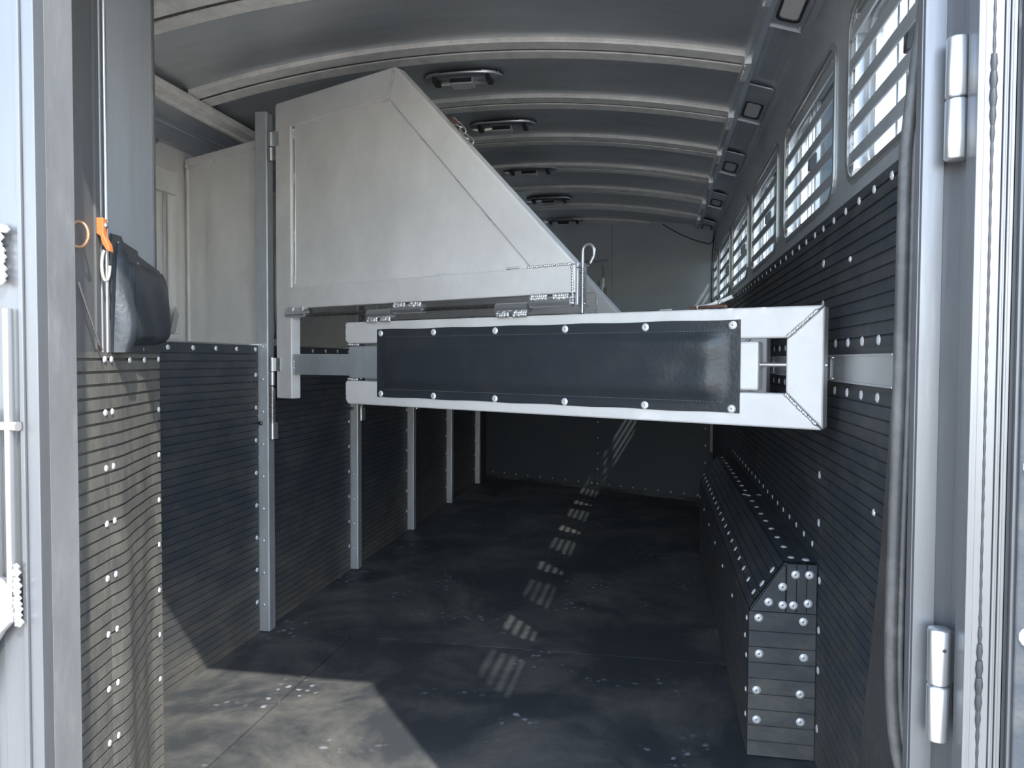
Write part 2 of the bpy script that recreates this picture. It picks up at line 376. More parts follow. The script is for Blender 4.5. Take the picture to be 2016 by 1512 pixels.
# ------------------------------------------------------------------ left side: manger front, manger, outer wall
wl = MB().box(XL - 0.045, XL - 0.012, 2.03, 8.2, 0.0, 1.305).build('wall_left_lower', 'panel'); wl.name = 'wall_left'
tag(wl, kind='structure')
posts_y = [3.17, 4.225, 5.28, 6.335, 7.39]
segs = [(2.03, 3.165)] + [(posts_y[i] + 0.062, posts_y[i + 1] - 0.005) for i in range(4)] + [(posts_y[4] + 0.062, 7.95)]
for a, b in segs:
    rm = ribbed('rubber_lining', (XL, a, 0), (0, 1, 0), (1, 0, 0), b - a, -0.001, 1.305, 'rib', wl)
    z = 0.145
    while z < 1.2:
        rivet((XL, b - 0.022, z), (1, 0, 0), rm, RIVM); z += 0.147
    k = max(1, round((b - a) / 0.165)); 
    for i in range(k + 1): rivet((XL, a + 0.02 + (b - a - 0.042) * i / k, 1.288), (1, 0, 0), rm, RIVM)
MB().box(XO, XL - 0.012, 2.03, 7.86, 1.27, 1.285).build('manger_shelf', 'panel', wl)
MB().box(XL - 0.05, XL + 0.003, 2.03, 7.84, 1.306, 1.312).build('manger_cap', 'bright', wl)
MB().box(XO, XL - 0.012, 2.0, 2.03, 0, 1.28).build('manger_end', 'panel', wl)
wo = MB().box(XO - 0.06, XO, 1.0, 8.3, -0.05, 2.45).build('wall_left_outer', 'panel'); tag(wo, kind='structure')

# aluminium posts along the manger
post_lab = ['nearest tall aluminium post on the ribbed left wall, carrying the first divider hinges',
            'second aluminium post along the left wall, half hidden by the first divider',
            'third aluminium post along the left wall, seen below the padded divider bar',
            'fourth aluminium post along the left wall, dirt at its foot',
            'farthest aluminium post on the left wall, beside the dark bulkhead']
posts = []
for i, y in enumerate(posts_y):
    r = empty('divider_post', (XL, y, 0))
    MB().box(-0.012, 0.047, 0, 0.058, 0.002, 2.35).build('square_tube', 'galv', r, 0.006, 3)
    w_ = MB()
    for zz in (0.78, 0.98, 0.40): w_.weld((-0.004, -0.004, zz), (-0.004, -0.004, zz + 0.035), 0.004, 5)
    w_.build('weld_bead', 'weld', r)
    b_ = MB(); b_.lathe([(0.0, 0.012), (0.008, 0.012), (0.010, 0.009), (0.010, 0.0)], (0.012, 0, 0.955), (0, -1, 0), 10)
    b_.build('bolt', 'steel', r)
    b2 = MB()
    for k in range(9): b2.lathe([(0.0, 0.002), (0.006, 0.002), (0.008, 0.0)], (0.018, 0, 0.145 + 0.147 * k - 0.02), (0, -1, 0), 8)
    b2.build('plug_weld', 'galv', r)
    tag(r, post_lab[i], 'post', 'divider posts along the left wall')
    posts.append(r)

# head partitions between post and outer wall, parallel to the dividers
hp_lab = ['smooth aluminium head partition beside the nearest post, dented near its left end',
          'second aluminium head partition, glimpsed through the gap under the first divider panel',
          'third aluminium head partition further along the left wall',
          'fourth aluminium head partition further along the left wall',
          'farthest aluminium head partition by the bulkhead']
for i, y in enumerate(posts_y):
    r = empty('head_partition', (-1.69, y + 0.01, 0), RZ)
    n = 24; mb = MB(); vs = []
    for j in range(19):
        for k in range(n + 1):
            u = -0.745 + (0.745 - 0.085) * k / n; z = 1.29 + 0.93 * j / 18
            dent = 0.012 * math.exp(-((u + 0.60) / 0.035) ** 2) * math.exp(-((z - 1.72) / 0.28) ** 2) - 0.006 * math.exp(-((u + 0.50) / 0.07) ** 2)
            vs.append((u, 0.030 + dent, z))
    mb.add(vs, [(j * (n + 1) + k, j * (n + 1) + k + 1, (j + 1) * (n + 1) + k + 1, (j + 1) * (n + 1) + k) for j in range(18) for k in range(n)], True)
    mb.build('sheet', 'panel', r)
    MB().box(-0.745, -0.085, 0.045, 0.052, 1.29, 2.22).build('back_sheet', 'panel', r)
    MB().box(-0.742, -0.085, 0.018, 0.056, 2.215, 2.253).build('top_tube', 'gate', r, 0.004)
    MB().box(-0.744, -0.728, 0.022, 0.050, 1.29, 2.215).build('edge_strip', 'gate', r, 0.002)
    wd = MB()
    for u in (-0.70, -0.52, -0.36, -0.14): wd.weld((u, 0.020, 2.212), (u + 0.05, 0.020, 2.212), 0.004, 7)
    wd.weld((-0.735, 0.018, 2.212), (-0.72, 0.018, 2.212), 0.009, 3)
    wd.build('weld_bead', 'weld', r)
    tag(r, hp_lab[i], 'partition', 'head partitions above the manger')

# drop-down feed windows in the outer wall
for i in range(5):
    y1 = posts_y[i] + 0.285; y0_ = y1 - 0.66
    r = empty('window_%d' % (i + 7), (XO, y0_, 0), 0, 'structure')
    f = MB(); outer = rrect(0, 0.66, 1.33, 2.13, 0.05); inner = rrect(0.04, 0.62, 1.37, 2.09, 0.035)
    fn = lambda a, b, d: (d, a, b)
    f.ring(outer, inner, fn, 0.0, 0.022); f.build('window_frame', 'gate', r, 0.003)
    MB().prism(inner, fn, 0.001, 0.006).build('window_door', 'panel', r)
    for k in range(4):
        MB().box(0.008, 0.024, 0.09 + 0.15 * k, 0.112 + 0.15 * k, 1.38, 2.07).build('window_bar', 'bright', r, 0.004)
    MB().box(0.006, 0.034, 0.03, 0.63, 2.05, 2.16).build('window_header', 'gate', r, 0.006)
    MB().box(0.004, 0.03, 0.02, 0.64, 1.34, 1.37).build('window_sill', 'gate', r, 0.006)
    hk = MB(); hk.prism([(0.56, 1.37), (0.60, 1.37), (0.635, 1.46), (0.61, 1.50)], fn, 0.02, 0.03); hk.build('window_hook', 'bright', r)
bt = MB(); bt.lathe([(0.0, 0.012), (0.02, 0.012), (0.032, 0.006), (0.034, 0)], (XO, 3.29, 2.30), (1, 0, 0), 16)
o = bt.build('round_vent_button', 'bright', wo)

# ------------------------------------------------------------------ ceiling
ce = empty('ceiling', (0, 0, 0), 0, 'structure')
mb = MB(); nx = 28; ny = 150; vs = []; ya, yb = 0.99, 8.3
bow_y = [3.17 + 0.667 * k for k in range(-3, 7)]
for j in range(ny + 1):
    y = ya + (yb - ya) * j / ny
    for i in range(nx + 1):
        x = -2.05 + 2.40 * i / nx
        t = ((y - bow_y[0]) / 0.667) % 1.0
        sag = -0.0022 * math.sin(math.pi * t) ** 2 * (1 + 0.5 * math.sin(5 * x + 3 * int((y - bow_y[0]) / 0.667)))
        vs.append((x, y, ceilz(x) + sag + 0.012))
mb.add(vs, [(j * (nx + 1) + i, j * (nx + 1) + i + 1, (j + 1) * (nx + 1) + i + 1, (j + 1) * (nx + 1) + i) for j in range(ny) for i in range(nx)], True)
mb.build('roof_skin_inside', 'ceil', ce)
mb = MB(); vs = []                                             # outer roof
for y in (0.97, 8.3):
    for i in range(nx + 5):
        x = -2.45 + 3.05 * i / (nx + 4); vs += [(x, y, ceilz(x) + 0.06 - (0.0 if -2.1 < x < 0.4 else 0.05))]
n = nx + 5
mb.add(vs, [(i, i + 1, n + i + 1, n + i) for i in range(n - 1)], True); mb.build('roof_skin_outside', 'skin', ce)
# roof bows: two flanges with a dark slot between
for y in bow_y:
    r = MB()
    for (a, b) in ((-0.088, -0.012), (0.012, 0.088)):
        vs = []
        N = 32
        for i in range(N + 1):
            x = -2.04 + 2.375 * i / N; z = ceilz(x)
            for (yy, zz) in ((a, 0.0), (a + 0.002, -0.007), (b - 0.002, -0.007), (b, 0.0), (b, 0.012), (a, 0.012)):
                vs.append((x, y + yy, z + zz))
        fs = [(i * 6 + k, i * 6 + (k + 1) % 6, (i + 1) * 6 + (k + 1) % 6, (i + 1) * 6 + k) for i in range(N) for k in range(6)]
        fs += [(0, 1, 2, 3, 4, 5), tuple(N * 6 + k for k in (5, 4, 3, 2, 1, 0))]
        r.add(vs, fs)
    bo = r.build('roof_bow', 'bow', ce)
    s = MB(); vs = []
    for i in range(33):
        x = -2.04 + 2.375 * i / 32; z = ceilz(x) - 0.002 + 0.0
        vs += [(x, y - 0.013, z), (x, y + 0.013, z)]
    s.add(vs, [(2 * i, 2 * i + 1, 2 * i + 3, 2 * i + 2) for i in range(32)]); s.build('bow_slot', 'steel', bo)
    MB().box(0.325, 0.352, y - 0.095, y + 0.095, 2.385, 2.43).weld((0.33, y - 0.08, 2.385), (0.33, y + 0.08, 2.385), 0.006, 12).build('bow_bracket', 'weld', bo)
# long side rails of the roof
def long_strip(name, pts, mat, parent, ya=1.0, yb=8.25, t=0.01):
    """pts = open outline in x,z extruded along y"""
    mb = MB(); n = len(pts); vs = [(x, y, z) for y in (ya, yb) for (x, z) in pts] + [(x, y, z + t) for y in (ya, yb) for (x, z) in pts]
    fs = [(i, i + 1, n + i + 1, n + i) for i in range(n - 1)] + [(2 * n + i, 3 * n + i, 3 * n + i + 1, 2 * n + i + 1) for i in range(n - 1)]
    mb.add(vs, fs); return mb.build(name, mat, parent)
long_strip('roof_rail_left', [(-2.03, 2.40), (-2.05, 2.385), (-2.10, 2.378), (-2.105, 2.368), (-2.125, 2.368), (-2.13, 2.38), (-2.145, 2.38)], 'bow', ce)
long_strip('roof_cove_left', [(-2.14, 2.385), (-2.26, 2.372), (-2.262, 2.36), (-2.285, 2.36), (-2.287, 2.372), (-2.31, 2.372), (-2.34, 2.30), (-2.36, 2.29)], 'wall', ce)
long_strip('roof_rail_right', [(0.325, 2.44), (0.335, 2.405), (0.350, 2.395), (0.372, 2.395), (0.378, 2.41)], 'wall', ce)
cove = long_strip('roof_cove_right', [(0.37, 2.415), (0.40, 2.412), (0.455, 2.395), (0.478, 2.378), (0.482, 2.372), (0.502, 2.352), (0.502, 2.30)], 'wall', ce)
# raised vent covers on the right cove
for k in range(-1, 5):
    yc = 2.47 + 1.0 * k + (0.04 * k)
    r = empty('air_vent', (0.425, yc, 2.398)); r.rotation_euler = (0, R_(17), 0)
    fnv = lambda a, b, d: (a, b, d)
    plate = rrect(-0.062, 0.058, -0.16, 0.30, 0.012, 4); hole = rrect(-0.034, 0.036, 0.04, 0.24, 0.022, 4)
    mm = MB(); mm.ring(plate, hole, fnv, -0.012, -0.006); mm.build('cover_plate', 'wall', r)
    rim = MB(); rim.ring(rrect(-0.040, 0.042, 0.033, 0.247, 0.026, 4), hole, fnv, -0.016, -0.010); rim.build('rim', 'black', r)
    MB().prism(rrect(-0.030, 0.032, 0.05, 0.23, 0.02, 4), fnv, -0.011, -0.004).build('vent_lens', 'panel', r)
    sc = MB()
    for a, b in ((-0.054, 0.28), (0.050, 0.28), (-0.054, 0.0), (0.050, 0.0), (-0.054, -0.14), (0.050, -0.14)):
        sc.lathe([(0.0, 0.004), (0.004, 0.003), (0.005, 0)], (a, b, -0.012), (0, 0, -1), 8)
    sc.build('screw_head', 'zinc', r); 
    MB().box(-0.062, 0.058, 0.30, 0.304, -0.018, -0.006).build('lip', 'bright', r)
    MB().box(0.004, 0.020, 0.325, 0.36, -0.008, -0.003).build('latch_tab', 'bright', r)
    nm = ['behind the camera end of the cove', 'nearest air vent in the cove above the first barred window', 'second air vent along the right roof cove',
          'third air vent along the right roof cove', 'fourth air vent along the right roof cove', 'farthest air vent in the right roof cove']
    tag(r, 'rounded aluminium ' + ('air vent ' + nm[0] if k == -1 else nm[k + 1]), 'vent', 'roof air vents')

# dome lights
dl = [(-0.88, 3.44), (-0.84, 4.17), (-0.853, 5.17), (-0.857, 6.15), (-0.85, 7.12)]
dlab = ['nearest chrome oval ceiling light, just behind the first full roof bow', 'second oval ceiling light, behind the second roof bow',
        'third oval ceiling light with a dark rim, overlapping a roof bow', 'fourth oval ceiling light, small and dim', 'farthest oval ceiling light, by the bulkhead']
def oval(a, b, n=24): return [(a * math.cos(2 * math.pi * i / n), b * math.sin(2 * math.pi * i / n) if True else 0) for i in range(n)]
for (x, y), lab in zip(dl, dlab):
    r = empty('ceiling_light', (x, y, ceilz(x) + 0.0)); fnv = lambda a, b, d: (a, b, d)
    mb = MB(); rings = [(1.0, -0.002), (0.98, -0.010), (0.90, -0.018), (0.82, -0.016), (0.78, -0.024)]; vs = []
    n = 28
    for s_, zz in rings:
        for i in range(n):
            t = 2 * math.pi * i / n; cx = abs(math.cos(t)) ** 0.75 * (1 if math.cos(t) >= 0 else -1); sy = math.sin(t)
            vs.append((0.185 * cx - (1 - s_) * 0.03 * cx, 0.068 * sy * s_, zz))
    mb.add(vs, [(i * n + k, i * n + (k + 1) % n, (i + 1) * n + (k + 1) % n, (i + 1) * n + k) for i in range(4) for k in range(n)] + [tuple(4 * n + k for k in range(n))], True)
    mb.build('light_base', 'bright', r)
    gk = MB(); gk.ring([(0.188 * a, 0.072 * b) for a, b in oval(1, 1)], [(0.17 * a, 0.06 * b) for a, b in oval(1, 1)], fnv, -0.006, 0.0)
    gk.build('gasket', 'black', r)
    MB().prism(rrect(-0.052, 0.052, -0.045, 0.035, 0.008, 3), fnv, -0.052, -0.022).build('light_lens', 'dome', r, 0.004)
    MB().prism(rrect(-0.050, 0.050, -0.047, -0.044, 0.001, 1), fnv, -0.046, -0.026).build('lens_painted_shadow', 'black', r)  # black plate over the lens front, its shade put in as colour
    for sx in (-1, 1):
        MB().prism([(sx * 0.125 - 0.014, 0.03), (sx * 0.125 + 0.014, 0.03), (sx * 0.125 + 0.009, -0.052), (sx * 0.125 - 0.009, -0.052)], fnv, -0.040, -0.016).build('clip', 'black', r, 0.003)
    tag(r, lab, 'ceiling light', 'ceiling lights')

# ------------------------------------------------------------------ right wall with windows
wr = empty('wall_right', (0, 0, 0), 0, 'structure')
ZW0, ZW1 = 1.72, 2.165
fw = lambda a, b, d: (XR + d, a, b)
wins = [(2.34 + 1.045 * k - 1.045, 3.19 + 1.045 * k - 1.045) for k in range(6)]
wins[0] = (1.31, 2.175)
bays = []
for k, (a, b) in enumerate(wins):
    lo = 1.0 if k == 0 else (wins[k - 1][1] + a) / 2
    hi = 8.3 if k == 5 else (b + wins[k + 1][0]) / 2
    bays.append((lo, hi))
    inn = rrect(a, b, ZW0, ZW1, 0.07, 6)                # 28 points, corner groups of 7
    outp = box_outer(inn, lo, hi, 1.66, 2.36)
    mb = MB(); n = len(inn)
    for d in (0.0, 0.075):
        vs = [fw(p, q, d) for p, q in inn] + [fw(p, q, d) for p, q in outp]
        mb.add(vs, [(i, (i + 1) % n, n + (i + 1) % n, n + i) for i in range(n)])
    mb.build('wall_panel', 'wall', wr)
MB().box(XR + 0.006, XR + 0.075, 1.0, 8.3, -0.05, 1.662).build('lower_wall', 'wall', wr)
MB().box(XR + 0.03, XR + 0.075, 1.0, 8.3, 2.355, 2.45).build('upper_edge', 'skin', wr)
# ribbed rubber on the right wall
mats = []
for a, b in ((1.0, 2.445), (2.447, 4.54), (4.542, 6.82)):
    mats.append(ribbed('rubber_lining', (XR, a, 0), (0, 1, 0), (-1, 0, 0), b - a, 1.278, 1.675, 'rib', wr))
    mats.append(ribbed('rubber_lining', (XR, a, 0), (0, 1, 0), (-1, 0, 0), b - a, 0.004, 1.182, 'rib', wr))
def mt(y, up): return mats[(0 if y < 2.446 else 2 if y < 4.541 else 4) + (0 if up else 1)]
y = 1.65
while y < 6.7:
    rivet((XR, y + random.uniform(-0.006, 0.006), 1.65), (-1, 0, 0), mt(y, True), RIVS if y > 3.4 else RIVM); y += 0.135
y = 1.72
while y < 4.4:
    rivet((XR, y, 1.297), (-1, 0, 0), mt(y, True)); rivet((XR, y, 1.165), (-1, 0, 0), mt(y, False)); y += 0.14
for z in (1.543, 1.42): rivet((XR, 2.455, z), (-1, 0, 0), mats[2])
for z in (1.05, 0.899, 0.751): rivet((XR, 2.46, z), (-1, 0, 0), mats[3])
for z in (0.579, 0.426, 0.302, 0.121): rivet((XR, 2.435, z), (-1, 0, 0), mats[1])
for y, z in ((2.132, 1.515), (1.87, 0.90), (1.84, 0.62)): rivet((XR, y, z), (-1, 0, 0), mt(y, z > 1.2), RIVS)
MB().box(XR - 0.002, XR + 0.008, 1.0, 6.82, 1.18, 1.28).build('backing_strip', 'black', wr)
# gusset panel at the rear corner, its front edge slanting
gs = MB(); gs.prism([(1.05, 0.0), (2.02, 0.0), (1.93, 0.30), (1.80, 0.80), (1.735, 1.18), (1.05, 1.18)], fw, -0.006, 0.0)
gs.build('corner_gusset', metal('brown_grey_panel', (0.16, 0.15, 0.145), 0.5, 0.6, (2, 2, 2), 0.3, 0.05, stain=(0.26, 0.24, 0.22), stain_amt=0.5), wr)

# wheel box
wb = empty('wheel_box', (XR, 2.47, 0), 0); wb['kind'] = 'structure'; wb.name = 'wall_right_wheel_box'
Lw = 2.63
def wfn(a, b, d): return (a - XR, d, b)
prof = [(XR, 0.003), (0.302, 0.003), (0.302, 0.470), (0.402, 0.618), (XR, 0.618)]
MB().prism(prof, wfn, 0.004, Lw).build('box_shell', 'rib', wb)
# ribbed facings: inner side, chamfer, top
def facing(pa, pb, nrm):
    pa = Vector(pa); pb = Vector(pb); dv = (pb - pa); Ld = dv.length; dv.normalize(); nv = Vector(nrm).normalized(); mb = MB()
    rows = [(0, 0)]; s = 0.031
    while s < Ld - 0.012: rows += [(s - 0.004, 0), (s - 0.003, -0.003), (s - 0.0006, -0.003), (s, 0.0008)]; s += 0.031
    rows.append((Ld, 0)); vs = []
    for (ss, off) in rows:
        q = pa + dv * ss + nv * (0.005 + off)
        vs += [(q.x, 0.0, q.z), (q.x, Lw, q.z)]
    mb.add(vs, [(2 * i, 2 * i + 1, 2 * i + 3, 2 * i + 2) for i in range(len(rows) - 1)]); return mb.build('rubber_facing', 'rib', wb)
f1 = facing((0.302 - XR, 0, 0.004), (0.302 - XR, 0, 0.470), (-1, 0, 0))
nc = Vector((-0.148, 0, 0.100)).normalized()
f2 = facing((0.302 - XR, 0, 0.470), (0.402 - XR, 0, 0.618), nc)
f3 = facing((0.402 - XR, 0, 0.618), (0, 0, 0.618), (0, 0, 1))
# end face: ribbed plate plus a triangular corner patch and an upper strip
ef = ribbed('end_facing', (0.298 - XR, -0.004, 0), (1, 0, 0), (0, -1, 0), 0.199, 0.004, 0.462, 'rib', wb, pitch=0.05)
tp = MB(); tp.prism([(0.302, 0.466), (0.405, 0.466), (0.405, 0.612), (0.398, 0.612)], wfn, -0.012, 0.004); tp.build('corner_patch', 'rib', wb, 0.002)
ts = MB()
for k in range(3): ts.prism([(0.409 + 0.030 * k, 0.466), (0.437 + 0.030 * k, 0.466), (0.437 + 0.030 * k, 0.618), (0.409 + 0.030 * k, 0.618)], wfn, -0.009, 0.004)
us = ts.build('upper_strip', 'rib', wb, 0.001)
for x, z in ((0.396, 0.547), (0.355, 0.497), (0.397, 0.49)): rivet((x - XR, -0.0125, z), (0, -1, 0), wb, RIVB)
for x, z in ((0.434, 0.586), (0.475, 0.587), (0.472, 0.498), (0.429, 0.490)): rivet((x - XR, -0.0095, z), (0, -1, 0), us, RIVB)
for x, z in ((0.327, 0.443), (0.46, 0.439), (0.33, 0.329), (0.463, 0.326), (0.324, 0.213), (0.454, 0.21), (0.325, 0.119), (0.456, 0.123)):
    rivet((x - XR, -0.0045, z), (0, -1, 0), ef, RIVB)
y = 0.05
while y < Lw:
    rivet((0.43 - XR, y, 0.6235), (0, 0, 1), f3, RIVM)
    rivet((-0.001, y + 0.03, 0.665), (-1, 0, 0), mats[3], RIVM).location = (XR - 0.0, 2.47 + y + 0.03, 0.665)
    rivet((0.322 - XR - 0.004, y, 0.508), nc, f2, RIVM)
    if int(y / 0.14) % 3 == 0: rivet((0.302 - XR - 0.0055, y + 0.02, 0.36), (-1, 0, 0), f1, RIVS)
    y += 0.14
rivet((0.47 - XR, 0.03, 0.6235), (0, 0, 1), f3); rivet((0.375 - XR - 0.004, 0.03, 0.587), nc, f2); rivet((0.345 - XR - 0.004, 0.03, 0.542), nc, f2)
for z in (0.43, 0.31, 0.2, 0.12): rivet((0.302 - XR - 0.0055, 0.03, z), (-1, 0, 0), f1, RIVS)
for x_, y_ in ((0.405, 1.2), (0.47, 1.2)): rivet((x_ - XR + 0.01, y_, 0.6235), (0, 0, 1), f3)

# barred windows
nwin = ['1', '2', '3', '4', '5', '6']
for k, (a, b) in enumerate(wins):
    r = empty('window_%d' % (k + 1), (XR, a, 0), 0, 'structure')
    L = b - a; fl_ = lambda p, q, d: (d, p, q)
    o1 = rrect(-0.012, L + 0.012, ZW0 - 0.012, ZW1 + 0.012, 0.08, 6); i1 = rrect(0.004, L - 0.004, ZW0 + 0.004, ZW1 - 0.004, 0.066, 6)
    f = MB(); f.ring(o1, i1, fl_, -0.006, -0.0008); f.ring(rrect(0.0008, L - 0.0008, ZW0 + 0.0008, ZW1 - 0.0008, 0.069, 6), rrect(0.0052, L - 0.0052, ZW0 + 0.0052, ZW1 - 0.0052, 0.065, 6), fl_, 0.0, 0.078); f.build('window_frame', 'bright', r)
    i2 = rrect(0.03, L - 0.03, ZW0 + 0.028, ZW1 - 0.028, 0.05, 6)
    f = MB(); f.ring(i1, i2, fl_, 0.040, 0.058); f.build('sash_frame', 'dirty', r)
    i3 = rrect(0.045, L - 0.045, ZW0 + 0.042, ZW1 - 0.042, 0.04, 6)
    f = MB(); f.ring(i2, i3, fl_, 0.052, 0.066); f.build('inner_sash', 'bright', r)
    for yy, wd_ in ((0.44, 0.022), (0.50, 0.012), (0.565, 0.016)):
        MB().box(0.034, 0.062, yy, yy + wd_, ZW0 + 0.03, ZW1 - 0.03).build('mullion', 'dirty', r)
    MB().box(0.048, 0.050, 0.035, 0.45, ZW0 + 0.03, ZW1 - 0.03).build('insect_screen', 'screen', r)
    MB().prism(rrect(0.46, L - 0.03, ZW0 + 0.03, ZW1 - 0.03, 0.045, 6), fl_, 0.058, 0.061).build('glass_pane', 'glass', r)
    MB().prism(rrect(0.03, 0.46, ZW0 + 0.03, ZW1 - 0.03, 0.045, 6), fl_, 0.064, 0.067).build('glass_pane', 'glass', r)
    for yy in (0.012, L - 0.034):
        br = MB(); br.box(0.004, 0.008, yy, yy + 0.024, ZW0 + 0.03, ZW1 - 0.03)
        br.build('bar_bracket', 'bright', r, 0.001)
        for q in range(5):
            rv = rivet((0.003, yy + 0.012, ZW0 + 0.10 + 0.075 * q), (-1, 0, 0), r, RIVS); rv.scale = (0.45, 0.45, 0.6)
    for q in range(5):
        zc = ZW0 + 0.058 + 0.082 * q
        mb = MB(); mb.box(-0.003, 0.003, 0.014, L - 0.014, zc - 0.016, zc + 0.016)
        mb.build('window_bar', 'wall', r, 0.001)
    MB().box(0.010, 0.036, 0.43, 0.455, 1.90, 1.96).build('window_latch', 'black', r, 0.003)
    hd = MB(); hd.box(0.006, 0.010, 0.04, L - 0.04, ZW1 - 0.045, ZW1 - 0.012)
    for q in range(12):
        hd.lathe([(0, 0.004), (0.004, 0.003), (0.005, 0)], (0.006, 0.06 + (L - 0.12) * (q // 2) / 5 + 0.022 * (q % 2), ZW1 - 0.028), (-1, 0, 0), 8)
    hd.build('head_strip', 'zinc', r)

# striker rails on the right wall
for i in range(4):
    y = 1.70 + 1.055 * i
    r = empty('striker_rail', (XR, y, 1.2285), 0)
    n_ = 0.612
    MB().box(-0.014, -0.006, 0, n_, -0.034, 0.034).build('channel_web', 'bright', r, 0.001)
    MB().box(-0.018, -0.002, 0, n_, 0.032, 0.037).build('channel_lip', 'bright', r, 0.001)
    MB().box(-0.018, -0.002, 0, n_, -0.037, -0.032).build('channel_lip', 'bright', r, 0.001)
    MB().box(-0.018, -0.014, n_ - 0.05, n_ + 0.012, -0.034, 0.034).build('striker_plate', 'galv', r, 0.001)
    rp = MB()
    for dz in (-0.024, 0.024, -0.01, 0.01): rp.lathe([(0, 0.003), (0.004, 0.003), (0.005, 0)], (-0.018, n_ - 0.02, dz), (-1, 0, 0), 8)
    rp.build('plate_screw', 'zinc', r)
    mb = MB(); mb.tube([(-0.014, n_ - 0.075, 0.028), (-0.026, n_ - 0.072, 0.032), (-0.034, n_ - 0.060, 0.030), (-0.036, n_ - 0.055, 0.022), (-0.036, n_ - 0.055, -0.022), (-0.034, n_ - 0.060, -0.030), (-0.026, n_ - 0.072, -0.032), (-0.014, n_ - 0.075, -0.028)], 0.0035, 8)
    mb.build('striker_loop', 'zinc', r)
    tag(r, ['bright aluminium striker rail and latch loop on right wall beside the padded divider', 'second striker rail, seen through the slot in the divider end',
            'third striker rail on the right wall behind the divider', 'fourth striker rail on the right wall behind the divider'][i], 'latch rail', 'striker rails on the right wall')

# ------------------------------------------------------------------ bulkhead at the front
bk = empty('wall_front', (0.52, 6.80, 0), RZ, 'structure')      # local x along partition direction (negative = left)
MB().box(-2.62, 0.0, 0.014, 0.05, 0, 2.60).build('bulkhead_backing', 'wall', bk)
for a, b in ((-2.62, -1.20), (-1.198, -0.0)):
    lin = MB().box(a, b, 0.0, 0.013, 0.03, 1.29).build('rubber_lining', 'sheet', bk)
    n_ = 9
    for i in range(n_ + 1): rivet((a + 0.03 + (b - a - 0.06) * i / n_, 0, 0.06), (0, -1, 0), lin, RIVS)
    for z in (0.2, 0.35, 0.5, 0.65, 0.8, 0.95, 1.1):
        rivet((a + 0.03, 0, z), (0, -1, 0), lin, RIVS)
        if b > -0.1: rivet((b - 0.09, 0, z), (0, -1, 0), lin, RIVS)
MB().box(-2.62, 0.0, -0.004, 0.012, 0.0, 0.028).build('bottom_angle', 'mat', bk, 0.002)
MB().box(-0.045, -0.022, -0.012, 0.0, 0.45, 2.42).build('corner_angle', 'wall', bk, 0.002)
MB().box(-2.60, -1.035, 0.004, 0.014, 1.295, 2.56).build('upper_sheet', 'bulk', bk, 0.001)
MB().box(-1.030, -0.005, 0.004, 0.014, 1.295, 2.56).build('upper_sheet', 'bulk', bk, 0.001)
dr = empty('door_1', (-1.12, 0.0, 0)); dr.name = 'bulkhead_door'; dr.parent = bk
MB().box(-0.85, -0.02, -0.006, 0.003, 1.30, 2.17).build('door_leaf', 'bulk', dr, 0.002)
MB().box(-0.02, 0.012, -0.010, 0.0, 1.30, 2.14).build('door_strip', 'bright', dr, 0.002)
MB().box(-0.85, 0.05, -0.008, 0.0, 2.175, 2.20).build('door_head', 'wall', dr, 0.002)
hb = MB(); hb.box(0.0, 0.055, -0.02, 0.0, 1.86, 1.93); hb.box(-0.06, -0.02, -0.02, 0.0, 1.94, 2.0); hb.tube([(0.0, -0.014, 1.85), (0.0, -0.014, 2.02)], 0.009, 8)
hb.build('door_hinge', 'bright', dr, 0.002)
bs = MB().box(-2.66, 0.6, 0.05, 0.06, 0, 2.6); bs.build('bulkhead_rear', 'skin', bk)

# wire hanging in the far right corner
mb = MB()
pts = [(0.05, 6.86, 2.44)]
for i in range(1, 12): t = i / 11; pts.append((0.05 + 0.40 * t, 6.86 - 0.12 * t, 2.44 - 0.30 * t + 0.10 * t * t))
pts += [(0.47, 6.70, 2.26), (0.485, 6.68, 2.34), (0.475, 6.66, 2.28), (0.465, 6.68, 2.15), (0.465, 6.69, 1.9), (0.468, 6.70, 1.45)]
mb.tube(pts, 0.004, 6); cb = mb.build('hanging_wire', 'black')
tag(cb, 'thin dark wire sagging across the bulkhead into the far right corner', 'wire')

